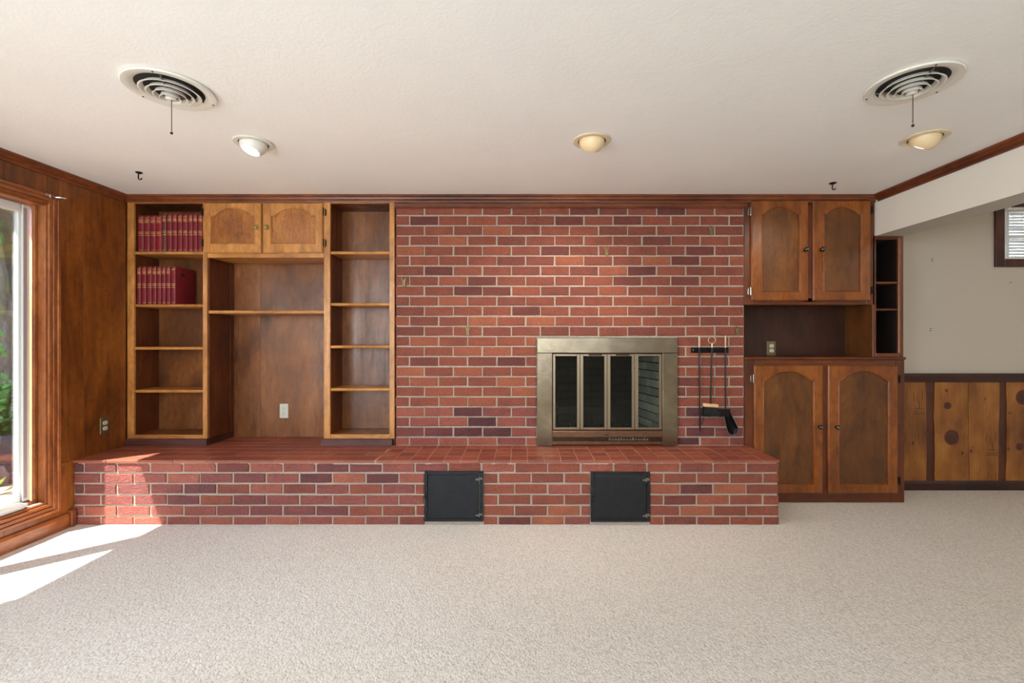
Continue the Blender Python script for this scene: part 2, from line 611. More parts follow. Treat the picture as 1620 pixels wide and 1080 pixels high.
M['leaf_light'] = plain('yellow green leaf', (160, 196, 84), 0.5, vary=0.2)
M['deck'] = wood('grey weathered deck board', (104, 90, 78), (132, 116, 102), (152, 136, 122), 'y', 0.7, 0.0, curl=False)
M['stone'] = brick('garden stone', [(0, lin((112, 98, 88))), (1, lin((150, 134, 120)))], 1.2, 0.9)
M['soil'] = mortar('garden soil', (92, 78, 60))


def bark():
    t = NT('mossy tree bark')
    v = t.coords((1, 1, 0.35), spread=0)
    n = t.noise(v, 14, 6, 0.7, 0.6)
    g = t.noise(t.coords(spread=0), 3, 4, 0.6)
    c = t.ramp(n, [(0.3, lin((64, 56, 46))), (0.55, lin((116, 108, 96))), (0.75, lin((150, 144, 130)))])
    c = t.mix(t.ramp(g, [(0.45, (0, 0, 0, 1)), (0.65, (0.8, 0.8, 0.8, 1))]), c, lin((104, 112, 60)))
    t.l(c, t.b.inputs['Base Color'])
    t.set(Roughness=0.95)
    t.bump(n, 1.0, 0.03)
    return t.m


M['bark'] = bark()


def glass(name, tint, refl=0.5, rough=0.0):
    """thin pane: clear or tinted straight-through with a fresnel mirror"""
    t = NT(name)
    t.t.nodes.remove(t.b)
    tr = t.n('ShaderNodeBsdfTransparent'); tr.inputs[0].default_value = tint
    gl = t.n('ShaderNodeBsdfGlossy'); gl.inputs['Roughness'].default_value = rough
    fr = t.n('ShaderNodeFresnel'); fr.inputs['IOR'].default_value = 1.5
    mx = t.n('ShaderNodeMixShader')
    t.l(t.math('MULTIPLY', fr.outputs[0], refl), mx.inputs[0])
    t.l(tr.outputs[0], mx.inputs[1]); t.l(gl.outputs[0], mx.inputs[2])
    t.l(mx.outputs[0], t.out.inputs['Surface'])
    return t.m


M['glass'] = glass('clear window glass', (0.97, 0.98, 0.97, 1), 0.8)
M['smoke_glass'] = glass('smoked fire glass', (0.72, 0.74, 0.70, 1), 0.4, 0.02)


def emit(name, col, s):
    t = NT(name)
    t.set(Base_Color=(0.9, 0.9, 0.9, 1))
    t.b.inputs['Emission Color'].default_value = col
    t.b.inputs['Emission Strength'].default_value = s
    return t.m


M['lamp_cool'] = emit('lit cool lamp lens', (0.92, 0.97, 1.0, 1), 5.0)
M['lamp_warm'] = emit('lit warm lamp lens', (1.0, 0.9, 0.76, 1), 5.0)

# ------------------------------------------------------------------ setting: floor, ceiling, walls
XR = 5.25      # far right wall of the neighbouring space
YB = -2.5      # wall behind the camera
bm = BM(); box(bm, XL - 0.0, XR, YB, 3.74, -0.06, 0.0)
struct('floor', bm, M['carpet'])
bm = BM(); box(bm, XL - 0.15, XB0 + 0.01, YB, 3.80, CZ, CZ + 0.1)
struct('ceiling', bm, M['ceiling'])
bm = BM(); box(bm, XB1 - 0.01, XR, YB, 3.80, 2.52, 2.6)
struct('ceiling_hall', bm, M['ceiling'])
bm = BM(); box(bm, XL - 0.15, XR, YB - 0.1, YB, -0.06, 2.6)
struct('wall_front', bm, M['plain_wall'])
bm = BM(); box(bm, XR, XR + 0.1, YB, 3.8, -0.06, 2.6)
struct('wall_right', bm, M['plain_wall'])
# the dropped beam: painted face, stippled soffit underneath, its grey deepened to paint in shade
bm = BM()
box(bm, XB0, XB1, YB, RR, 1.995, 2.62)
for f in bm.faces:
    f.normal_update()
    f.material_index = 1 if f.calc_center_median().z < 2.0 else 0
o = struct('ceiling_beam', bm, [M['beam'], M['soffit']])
o['kind'] = 'structure'

# rear wall, with an opening for the small window
WX0, WX1 = X(1572, RR), 4.95
WZ0, WZ1 = Z(422.5, RR), Z(319, RR)
fx0, fx1, fz0, fz1 = X(1586, RR), WX1 - 0.07, Z(410, RR), Z(328.5, RR)
bx0_ = X(1177) + 0.001
wall_rear = BM()
box(wall_rear, 2.62, fx0 - 0.01, RR, RR + 0.12, -0.06, 2.6)
box(wall_rear, fx1 + 0.01, XR, RR, RR + 0.12, -0.06, 2.6)
box(wall_rear, fx0 - 0.01, fx1 + 0.01, RR, RR + 0.12, -0.06, fz0 - 0.01)
box(wall_rear, fx0 - 0.01, fx1 + 0.01, RR, RR + 0.12, fz1 + 0.01, 2.6)
box(wall_rear, bx0_, 2.62, RR + 0.012, RR + 0.12, -0.06, 2.6)
struct('wall_rear', wall_rear, M['rear_wall'])
# wall closing the back of the bookcase recess
bm = BM(); box(bm, XL - 0.15, X(626.5), RB + 0.012, RB + 0.1, -0.06, CZ + 0.05)
struct('wall_back', bm, M['plain_wall'])

# ---- small window of the rear wall
def window_small():
    root = thing('window_2', ((fx0 + fx1) / 2, RR, fz0), None, None, None, 'structure')
    for (a, b, c, d) in ((WX0, fx0, WZ0, WZ1), (fx1, WX1, WZ0, WZ1), (fx0, fx1, WZ0, fz0), (fx0, fx1, fz1, WZ1)):
        bm = BM(); box(bm, a, b, RR - 0.02, RR + 0.0, c, d, 0.003)
        obj('casing', bm, M['window_dark'], root)
    for (a, b, c, d) in ((fx0 - 0.008, fx0 + 0.012, fz0, fz1), (fx1 - 0.012, fx1 + 0.008, fz0, fz1)):
        bm = BM(); box(bm, a, b, RR + 0.001, RR + 0.11, c, d)
        obj('jamb', bm, M['window_dark'], root)
    sx = X(1603.5, RR)
    for (a, b, c, d) in ((fx0 + 0.012, fx0 + 0.03, fz0, fz1), (sx, sx + 0.02, fz0, fz1), (fx1 - 0.03, fx1 - 0.012, fz0, fz1)):
        bm = BM(); box(bm, a, b, RR + 0.05, RR + 0.075, c, d, 0.002)
        obj('sash_stile', bm, M['vinyl'], root)
    zm = Z(372, RR)
    for c in (fz0 - 0.005, zm - 0.012, fz1 - 0.02):
        bm = BM(); box(bm, fx0 + 0.03, fx1 - 0.03, RR + 0.052, RR + 0.073, c, c + 0.022, 0.002)
        obj('sash_rail', bm, M['vinyl'], root)
    bm = BM(); box(bm, fx0 + 0.03, fx1 - 0.03, RR + 0.061, RR + 0.064, fz0, fz1)
    obj('pane', bm, M['glass'], root)
    # blind
    bl = thing('window_blind', ((fx0 + fx1) / 2, RR + 0.1, fz1), 'white horizontal slat blind hanging in the small dark framed rear window', 'blind')
    z = fz1 - 0.03
    while z > fz0 + 0.01:
        bm = BM()
        yc = RR + 0.1
        a, b = fx0 + 0.012, fx1 - 0.012
        pts = [(-0.012, 0.004), (0.0, 0.0065), (0.012, 0.002)]
        tilt = 0.006
        v1 = [bm.verts.new((a, yc + p, z + q - tilt * p / 0.012)) for p, q in pts]
        v2 = [bm.verts.new((b, yc + p, z + q - tilt * p / 0.012)) for p, q in pts]
        v3 = [bm.verts.new((a, yc + p, z + q - 0.001 - tilt * p / 0.012)) for p, q in pts]
        v4 = [bm.verts.new((b, yc + p, z + q - 0.001 - tilt * p / 0.012)) for p, q in pts]
        for i in (0, 1):
            bm.faces.new((v1[i], v1[i + 1], v2[i + 1], v2[i]))
            bm.faces.new((v3[i], v4[i], v4[i + 1], v3[i + 1]))
        obj('slat', bm, M['blind'], bl)
        z -= 0.0255
    bm = BM(); box(bm, fx0 + 0.012, fx1 - 0.012, RR + 0.088, RR + 0.112, fz1 - 0.02, fz1)
    obj('headrail', bm, M['blind'], bl)
    for xx in (fx0 + 0.1, fx1 - 0.12):
        bm = BM(); tube(bm, [(xx, RR + 0.087, fz1), (xx, RR + 0.087, fz0)], 0.001, 4)
        obj('cord', bm, M['blind'], bl)


window_small()

# ------------------------------------------------------------------ left wall with the big casement window
OY0, OY1, OZ0, OZ1 = 0.66, 2.834, 0.197, 2.06
bm = BM()
WO = XL - 0.16
box(bm, WO, XL - 0.008, OY1, 3.78, -0.06, 2.5)
box(bm, WO, XL - 0.008, YB, OY0, -0.06, 2.5)
box(bm, WO, XL - 0.008, OY0, OY1, -0.06, OZ0)
box(bm, WO, XL - 0.008, OY0, OY1, OZ1, 2.5)
wl = struct('wall_left', bm, M['wall_z'])


def wpanel(y0, y1, z0, z1):
    bm = BM(); box(bm, XL - 0.0078, XL, y0 + 0.0008, y1 - 0.0008, z0 + 0.0008, z1 - 0.0008, 0.0004)
    obj('panel', bm, M['wall_z'], wl)


wpanel(3.075, 3.40, 0.0, CZ)
wpanel(2.96, 3.075, 0.425, CZ)
wpanel(2.905, 2.96, 0.425, CZ)
wpanel(2.88, 3.075, 0.0, 0.425)
wpanel(2.834, 2.905, 0.425, CZ)
wpanel(2.834, 2.88, 0.0, 0.425)
for y0, y1 in ((2.6, 2.834), (2.2, 2.6), (1.8, 2.2), (1.4, 1.8), (1.0, 1.4), (0.66, 1.0)):
    wpanel(y0, y1, OZ1, CZ)
    wpanel(y0, y1, 0.0, OZ0)
for y0, y1 in ((0.26, 0.66), (-0.14, 0.26), (-0.54, -0.14), (-1.34, -0.54), (-2.5, -1.34)):
    wpanel(y0, y1, 0.0, CZ)


def big_window():
    root = thing('window_1', (XL, (OY0 + OY1) / 2, OZ0), None, None, None, 'structure')
    cw = 0.065
    # moulded casing: three stepped strips each side
    for k, (o0, o1, th) in enumerate(((0.0, 0.022, 0.014), (0.022, 0.045, 0.020), (0.045, cw, 0.026))):
        for (y0, y1) in ((OY1 + o0, OY1 + o1), (OY0 - o1, OY0 - o0)):
            bm = BM(); box(bm, XL, XL + th, y0, y1, OZ0 - o1, OZ1 + o1, 0.003)
            obj('casing', bm, M['case_z'], root)
        for (z0, z1) in ((OZ1 + o0, OZ1 + o1), (OZ0 - o1, OZ0 - o0)):
            bm = BM(); box(bm, XL, XL + th, OY0 - o0, OY1 + o0, z0, z1, 0.003)
            obj('casing', bm, M['case_y'], root)
    # jamb liner, stops
    for (y0, y1) in ((OY1 - 0.012, OY1), (OY0, OY0 + 0.012)):
        bm = BM(); box(bm, WO, XL + 0.004, y0, y1, OZ0, OZ1, 0.002)
        obj('jamb', bm, M['case_z'], root)
    for (z0, z1) in ((OZ1 - 0.012, OZ1), (OZ0, OZ0 + 0.012)):
        bm = BM(); box(bm, WO, XL + 0.004, OY0 + 0.012, OY1 - 0.012, z0, z1, 0.002)
        obj('jamb', bm, M['case_y'], root)
    for (y0, y1) in ((OY1 - 0.034, OY1 - 0.012), (OY0 + 0.012, OY0 + 0.034)):
        bm = BM(); box(bm, XL - 0.06, XL - 0.042, y0, y1, OZ0 + 0.034, OZ1 - 0.012, 0.004)
        obj('stop', bm, M['case_z'], root)
    bm = BM(); box(bm, XL - 0.06, XL - 0.042, OY0 + 0.012, OY1 - 0.012, OZ0 + 0.012, OZ0 + 0.034, 0.004)
    obj('stop', bm, M['case_y'], root)
    sx0, sx1 = XL - 0.10, XL - 0.062
    for (s0, s1) in ((2.165, 2.795), (1.48, 2.105), (0.72, 1.37)):
        z0, z1 = OZ0 + 0.04, OZ1 - 0.02
        fw = 0.05
        fs = 0.054
        for (y0, y1) in ((s0, s0 + fs), (s1 - fs, s1)):
            bm = BM()
            box(bm, sx0, sx1 - 0.012, y0, y1, z0, z1, 0.003)
            inner = y0 == s0
            box(bm, sx1 - 0.012, sx1, (y0 if inner else y0 + 0.012), (y1 - 0.012 if inner else y1), z0, z1, 0.003)
            obj('sash_stile', bm, M['vinyl'], root)
            bm = BM(); ym = (y0 + y1) / 2; box(bm, sx1 - 0.0005, sx1 + 0.0012, ym - 0.011, ym + 0.009, z0 + 0.02, z1 - 0.02)
            obj('sash_strip', bm, M['strip_pink'], root)  # strip standing in for the stile's pinkish reflection
        for (a, b) in ((z0, z0 + fw), (z1 - fw, z1)):
            bm = BM(); box(bm, sx0, sx1, s0 + fs, s1 - fs, a, b, 0.003)
            obj('sash_rail', bm, M['vinyl'], root)
        bm = BM(); box(bm, sx0 + 0.014, sx0 + 0.018, s0 + fs - 0.004, s1 - fs + 0.004, z0 + fw - 0.004, z1 - fw + 0.004)
        obj('pane', bm, M['glass'], root)
    for (y0, y1) in ((2.105, 2.165), (1.37, 1.48)):
        bm = BM(); box(bm, XL - 0.11, XL - 0.015, y0 + 0.004, y1 - 0.004, OZ0 + 0.012, OZ1 - 0.012, 0.004)
        obj('mullion', bm, M['case_z'], root)
    # operator crank with its folded handle, and the catch plate beside it
    bm = BM()
    prism(bm, [(2.47, 0.212), (2.71, 0.212), (2.735, 0.222), (2.735, 0.238), (2.70, 0.246), (2.52, 0.246), (2.47, 0.236)], XL - 0.058, XL - 0.012, 'x', 0.004)
    c = obj('operator_cover', bm, M['vinyl'], root)
    bm = BM(); tube(bm, [(XL - 0.03, 2.49, 0.25), (XL - 0.02, 2.56, 0.256), (XL - 0.012, 2.66, 0.254), (XL - 0.012, 2.70, 0.248)], [0.011, 0.01, 0.008, 0.006], 8)
    obj('crank_handle', bm, M['vinyl'], c, True)
    bm = BM(); box(bm, XL - 0.03, XL - 0.004, 2.745, 2.815, 0.2095, 0.213, 0.001)
    obj('catch_plate', bm, M['white_metal'], root)
    bm = BM(); box(bm, XL - 0.1, XL - 0.062, 2.165, 2.795, OZ0 + 0.03, OZ0 + 0.04)
    obj('sash_strip', bm, M['gasket'], root)


big_window()
# small bracket left at the corner of the casing
b = thing('curtain_bracket', (XL + 0.03, 2.86, 2.13), 'small silver curtain bracket on the top corner of the left window casing', 'bracket')
bm = BM(); box(bm, XL + 0.0265, XL + 0.031, 2.80, 2.87, 2.106, 2.12, 0.001); obj('plate', bm, M['chrome'], b)
bm = BM(); tube(bm, [(XL + 0.03, 2.86, 2.113), (XL + 0.05, 2.872, 2.115), (XL + 0.075, 2.88, 2.112)], 0.0035, 6); obj('arm', bm, M['chrome'], b)
bm = BM(); tube(bm, [(XL + 0.035, 2.82, 2.12), (XL + 0.036, 2.82, 2.095)], 0.0035, 6); obj('arm', bm, M['chrome'], b)

# baseboard on the left, its end block against the hearth
bm = BM()
prism(bm, [(XL, 0.0), (XL + 0.02, 0.0), (XL + 0.02, 0.075), (XL + 0.012, 0.092), (XL, 0.096)], YB, 2.955, 'y')
# prism axis y uses (x,z)
struct('baseboard_left', bm, M['case_y'])
bm = BM(); box(bm, XL, XL + 0.034, 2.958, 2.990, 0.0, 0.108, 0.003)
struct('trim_1', bm, M['case_z'])


# crown mouldings
def crown_prof(d=0.038, h=0.055):
    return [(0, 0), (d, 0), (d, -0.012), (d * 0.72, -0.02), (d * 0.62, -h * 0.62), (d * 0.34, -h * 0.78), (d * 0.3, -h), (0, -h)]


bm = BM()
prism(bm, [(XL + p, CZ + q) for p, q in crown_prof(0.034)], YB, W - 0.04, 'y')
struct('trim_2', bm, M['crown_y'])
bm = BM()
prism(bm, [(XB0 - p, CZ + q) for p, q in crown_prof(0.034)], YB, W - 0.04, 'y')
struct('trim_3', bm, M['crown_y'])
bm = BM()
prism(bm, [(W - p, CZ + q) for p, q in crown_prof(0.04, 0.052)], XL, XB0, 'x')
struct('trim_4', bm, M['crown_x'])
# frieze board above the brick
bm = BM()
prism(bm, [(W - 0.002, 2.245), (W - 0.030, 2.245), (W - 0.030, 2.236), (W - 0.022, 2.232), (W - 0.022, 2.212), (W - 0.012, 2.202), (W - 0.002, 2.202)], X(625.5), X(1180), 'x')
struct('trim_5', bm, M['crown_x'])

# ------------------------------------------------------------------ bricks
BR_CACHE = {}


def brick_mesh(w, h, d, var, mat):
    key = (round(w, 3), round(h, 3), round(d, 3), var, mat.name)
    if key in BR_CACHE: return BR_CACHE[key]
    rnd = random.Random(hash((key[0], key[1], var)) & 0xffff)
    bm = BM()
    j = lambda s: rnd.uniform(-s, s)
    nx = 3 if w > 0.12 else 1
    xs = [-w / 2 + w * i / nx for i in range(nx + 1)]
    c = 0.0035
    back_b = [bm.verts.new((x, d, -h / 2 + j(.0008))) for x in xs]
    back_t = [bm.verts.new((x, d, h / 2 + j(.0008))) for x in xs]
    mid_b = [bm.verts.new((x + j(.0008), c, -h / 2 + j(.0012))) for x in xs]
    mid_t = [bm.verts.new((x + j(.0008), c, h / 2 + j(.0012))) for x in xs]
    fx = [x + (c if i == 0 else -c if i == nx else 0) for i, x in enumerate(xs)]
    fr_b = [bm.verts.new((x + j(.001), j(.0012), -h / 2 + c + j(.001))) for x in fx]
    fr_t = [bm.verts.new((x + j(.001), j(.0012), h / 2 - c + j(.001))) for x in fx]
    for i in range(nx):
        bm.faces.new((fr_b[i], fr_b[i + 1], fr_t[i + 1], fr_t[i]))
        bm.faces.new((mid_b[i], mid_b[i + 1], fr_b[i + 1], fr_b[i]))
        bm.faces.new((fr_t[i], fr_t[i + 1], mid_t[i + 1], mid_t[i]))
        bm.faces.new((back_b[i], back_b[i + 1], mid_b[i + 1], mid_b[i]))
        bm.faces.new((mid_t[i], mid_t[i + 1], back_t[i + 1], back_t[i]))
    for i in (0, nx):
        q = (mid_b[i], fr_b[i], fr_t[i], mid_t[i]); bm.faces.new(q if i else q[::-1])
        q = (back_b[i], mid_b[i], mid_t[i], back_t[i]); bm.faces.new(q if i else q[::-1])
    bmesh.ops.recalc_face_normals(bm, faces=bm.faces)
    me = bpy.data.meshes.new('brick')
    bm.to_mesh(me); bm.free()
    me.materials.append(mat)
    BR_CACHE[key] = me
    return me


def brick_rows(parent, rows, x0, x1, yface, pitch, gap, phase_a, phase_b, holes=(), mat=None, depth=0.02, rotz=0.0, pivot=None):
    """rows: list of (z0, z1); vertical joints centred at phase + k*pitch, alternating by row"""
    for r, (z0, z1) in enumerate(rows):
        ph = phase_a if r % 2 == 0 else phase_b
        k = math.floor((x0 - ph) / pitch)
        edges = []
        while ph + k * pitch < x1:
            edges.append((ph + k * pitch + gap / 2, ph + (k + 1) * pitch - gap / 2)); k += 1
        segs = []
        for a, b in edges:
            a, b = max(a, x0), min(b, x1)
            parts = [(a, b)]
            for hx0, hx1, hz0, hz1 in holes:
                if z1 > hz0 + 0.012 and z0 < hz1 - 0.012:
                    nxt = []
                    for p, q in parts:
                        if q <= hx0 or p >= hx1: nxt.append((p, q)); continue
                        if p < hx0: nxt.append((p, hx0 - 0.004))
                        if q > hx1: nxt.append((hx1 + 0.004, q))
                    parts = nxt
            segs += [s for s in parts if s[1] - s[0] > 0.014]
        for a, b in segs:
            w = round(b - a, 3)
            m_ = mat(a) if callable(mat) else mat
            me = brick_mesh(w, z1 - z0, depth, random.randrange(5), m_)
            loc = Vector(((a + b) / 2 + random.uniform(-.0018, .0018), yface + random.uniform(-.0015, .0015), (z0 + z1) / 2 + random.uniform(-.0014, .0014)))
            if rotz:
                loc = Matrix.Rotation(rotz, 3, 'Z') @ (loc - pivot) + pivot
            o = place('brick', me, loc, parent)
            o.rotation_euler = (0, random.uniform(-.004, .004), rotz)


# ---- chimney breast
FX0, FX1, FZ0, FZ1 = X(849.4), X(1070.6), HZ, Z(534.3)
ox0, ox1, oz1 = X(866), X(1056), Z(552)
chim = thing('chimney_breast', ((X(626) + X(1178)) / 2, W, HZ), 'red brick fireplace wall rising from the hearth to the ceiling trim', 'brick wall')
bm = BM()
bx0, bx1 = X(627), X(1177)
MY = W + 0.006
box(bm, bx0, ox0, MY, 4.3, HZ, 2.26)
box(bm, ox1, bx1, MY, 4.3, HZ, 2.26)
box(bm, ox0, ox1, MY, 4.3, oz1, 2.26)
box(bm, bx0, bx1, MY, 4.3, -0.06, HZ)
bmesh.ops.remove_doubles(bm, verts=bm.verts, dist=1e-5)
obj('mortar', bm, M['mortar'], chim)
PZ = 15.93 * W / 720
rows = []
ztop = Z(341.9)
hb = 13.6 * W / 720
rows.append((ztop + (PZ - hb), ztop + (PZ - hb) + 0.056))
for i in range(23):
    z1 = ztop - i * PZ
    z0 = z1 - hb
    if i == 22: z0 = max(z0, HZ + 0.004)
    if z1 - z0 > 0.01: rows.append((z0, z1))
pitch = 46.0 * W / 720
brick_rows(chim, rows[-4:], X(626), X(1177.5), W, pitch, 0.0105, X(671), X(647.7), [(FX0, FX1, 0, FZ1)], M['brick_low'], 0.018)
rows = rows[:-4]
brick_rows(chim, rows, X(626), X(1177.5), W, pitch, 0.0105, X(671), X(647.7), [(FX0, FX1, 0, FZ1)], M['brick'], 0.018)

# firebox
FB = 3.98
def firebox():
    root = thing('firebox', ((ox0 + ox1) / 2, 3.6, HZ), 'sooty brick lining seen behind the smoked glass doors', None)
    root.parent = chim
    root.location = ORG[root.name] - ORG[chim.name]
    # splayed side walls and back as mortar slabs
    bx = [(ox1 + 0.0, W + 0.012), (ox1 - 0.11, FB)]
    bm = BM()
    def slab(p, q, t):
        p, q = Vector((*p, 0)), Vector((*q, 0))
        n = (q - p).cross(Vector((0, 0, 1))).normalized() * t
        pts = [(p.x, p.y), (q.x, q.y), (q.x + n.x, q.y + n.y), (p.x + n.x, p.y + n.y)]
        prism(bm, pts, HZ - 0.0, oz1 + 0.0, 'z')
    slab((ox1 - 0.002, W + 0.02), (ox1 - 0.112, FB), -0.0 + 0.004)
    slab((ox0 + 0.112, FB), (ox0 + 0.002, W + 0.02), 0.004)
    box(bm, ox0 + 0.1, ox1 - 0.1, FB, FB + 0.01, HZ, oz1)
    obj('mortar', bm, M['soot_mortar'], root)
    bm = BM(); box(bm, ox0, ox1, W + 0.02, FB, HZ + 0.0005, HZ + 0.012)
    obj('hearth_slab', bm, M['ash'], root)
    rr = [(HZ + 0.016 + i * 0.0665, HZ + 0.016 + i * 0.0665 + 0.058) for i in range(10)]
    rr = [(a, min(b, oz1 - 0.002)) for a, b in rr if a < oz1 - 0.02]
    # right side: build along a local x axis then turn about the front corner
    L = math.hypot(0.11, FB - W - 0.02)
    ang = math.atan2(FB - W - 0.02, -0.11)
    piv = Vector((ox1 - 0.002, W + 0.02, 0))
    # faces -x side: local x runs from the front corner backwards
    for side in (1, -1):
        for r, (z0, z1) in enumerate(rr):
            xx = 0.004 if r % 2 else -0.10
            while xx < L - 0.02:
                a, b = max(xx, 0.004), min(xx + 0.2, L - 0.006)
                if b - a > 0.02:
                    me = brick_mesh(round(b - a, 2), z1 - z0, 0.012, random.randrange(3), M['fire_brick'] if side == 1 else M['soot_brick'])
                    mid = (a + b) / 2
                    if side == 1:
                        p = piv + Vector((math.cos(ang) * mid, math.sin(ang) * mid, 0))
                        n = Vector((-math.sin(ang), math.cos(ang), 0))  # towards -x
                        p += n * 0.012
                        o = place('brick', me, (p.x, p.y, (z0 + z1) / 2), root)
                        o.rotation_euler = (0, 0, ang + math.pi)
                    else:
                        a2 = math.pi - ang
                        p = Vector((ox0 + 0.002, W + 0.02, 0)) + Vector((math.cos(a2) * mid, math.sin(a2) * mid, 0))
                        n = Vector((math.sin(a2), -math.cos(a2), 0))
                        p += n * 0.012
                        o = place('brick', me, (p.x, p.y, (z0 + z1) / 2), root)
                        o.rotation_euler = (0, 0, a2)
                xx += 0.21
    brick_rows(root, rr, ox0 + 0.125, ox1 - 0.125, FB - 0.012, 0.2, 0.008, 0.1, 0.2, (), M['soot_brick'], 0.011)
    return root


firebox()
# ash, grate and charred sticks
g = thing('fire_grate', ((ox0 + ox1) / 2, 3.72, HZ), 'black iron fire grate standing in ash inside the firebox', 'grate')
gx = (ox0 + ox1) / 2
for i in range(7):
    x = gx - 0.24 + i * 0.08
    bm = BM(); tube(bm, [(x, 3.55, HZ + 0.16), (x, 3.58, HZ + 0.085), (x, 3.84, HZ + 0.085), (x, 3.88, HZ + 0.17)], 0.008, 6)
    obj('bar', bm, M['black_iron'], g)
for y in (3.62, 3.80):
    bm = BM(); tube(bm, [(gx - 0.27, y, HZ + 0.073), (gx + 0.27, y, HZ + 0.073)], 0.008, 6); obj('cross_bar', bm, M['black_iron'], g)
for sx in (-0.22, 0.22):
    for y in (3.62, 3.80):
        bm = BM(); tube(bm, [(gx + sx, y, HZ + 0.013), (gx + sx, y, HZ + 0.072)], 0.008, 6); obj('leg', bm, M['black_iron'], g)
rnd = random.Random(3)
sticks_label = ['short charred stick lying left on the fire grate', 'long charred stick lying across the fire grate', 'charred stick lying at a slant on the right of the fire grate']
for i, (a, b) in enumerate((((-0.2, 3.64), (0.02, 3.74)), ((-0.1, 3.8), (0.22, 3.72)), ((0.08, 3.62), (0.2, 3.7)))):
    bm = BM()
    n = 6
    pts = [(gx + a[0] + (b[0] - a[0]) * t / n + rnd.uniform(-.004, .004), a[1] + (b[1] - a[1]) * t / n, HZ + 0.112 + rnd.uniform(-.003, .003)) for t in range(n + 1)]
    tube(bm, pts, [0.012 + rnd.uniform(0, .005) for _ in pts], 7)
    tag(obj('charred_stick', bm, M['char']), sticks_label[i], 'stick')
bm = BM()
N = 26
vs = [[bm.verts.new((gx - 0.30 + 0.6 * i / N, 3.5 + 0.42 * j / 16, HZ + 0.0125 + 0.03 * max(0, 1 - ((i / N - .5) * 2) ** 2) * max(0, 1 - ((j / 16 - .5) * 2) ** 2) * (0.6 + noise.noise(Vector((i * .5, j * .6, 1))))))
       for j in range(17)] for i in range(N + 1)]
for i in range(N):
    for j in range(16):
        bm.faces.new((vs[i][j], vs[i + 1][j], vs[i + 1][j + 1], vs[i][j + 1]))
tag(obj('ash_bed', bm, M['ash'], None, True), 'grey ash heap under the fire grate', 'ash', kind='stuff')

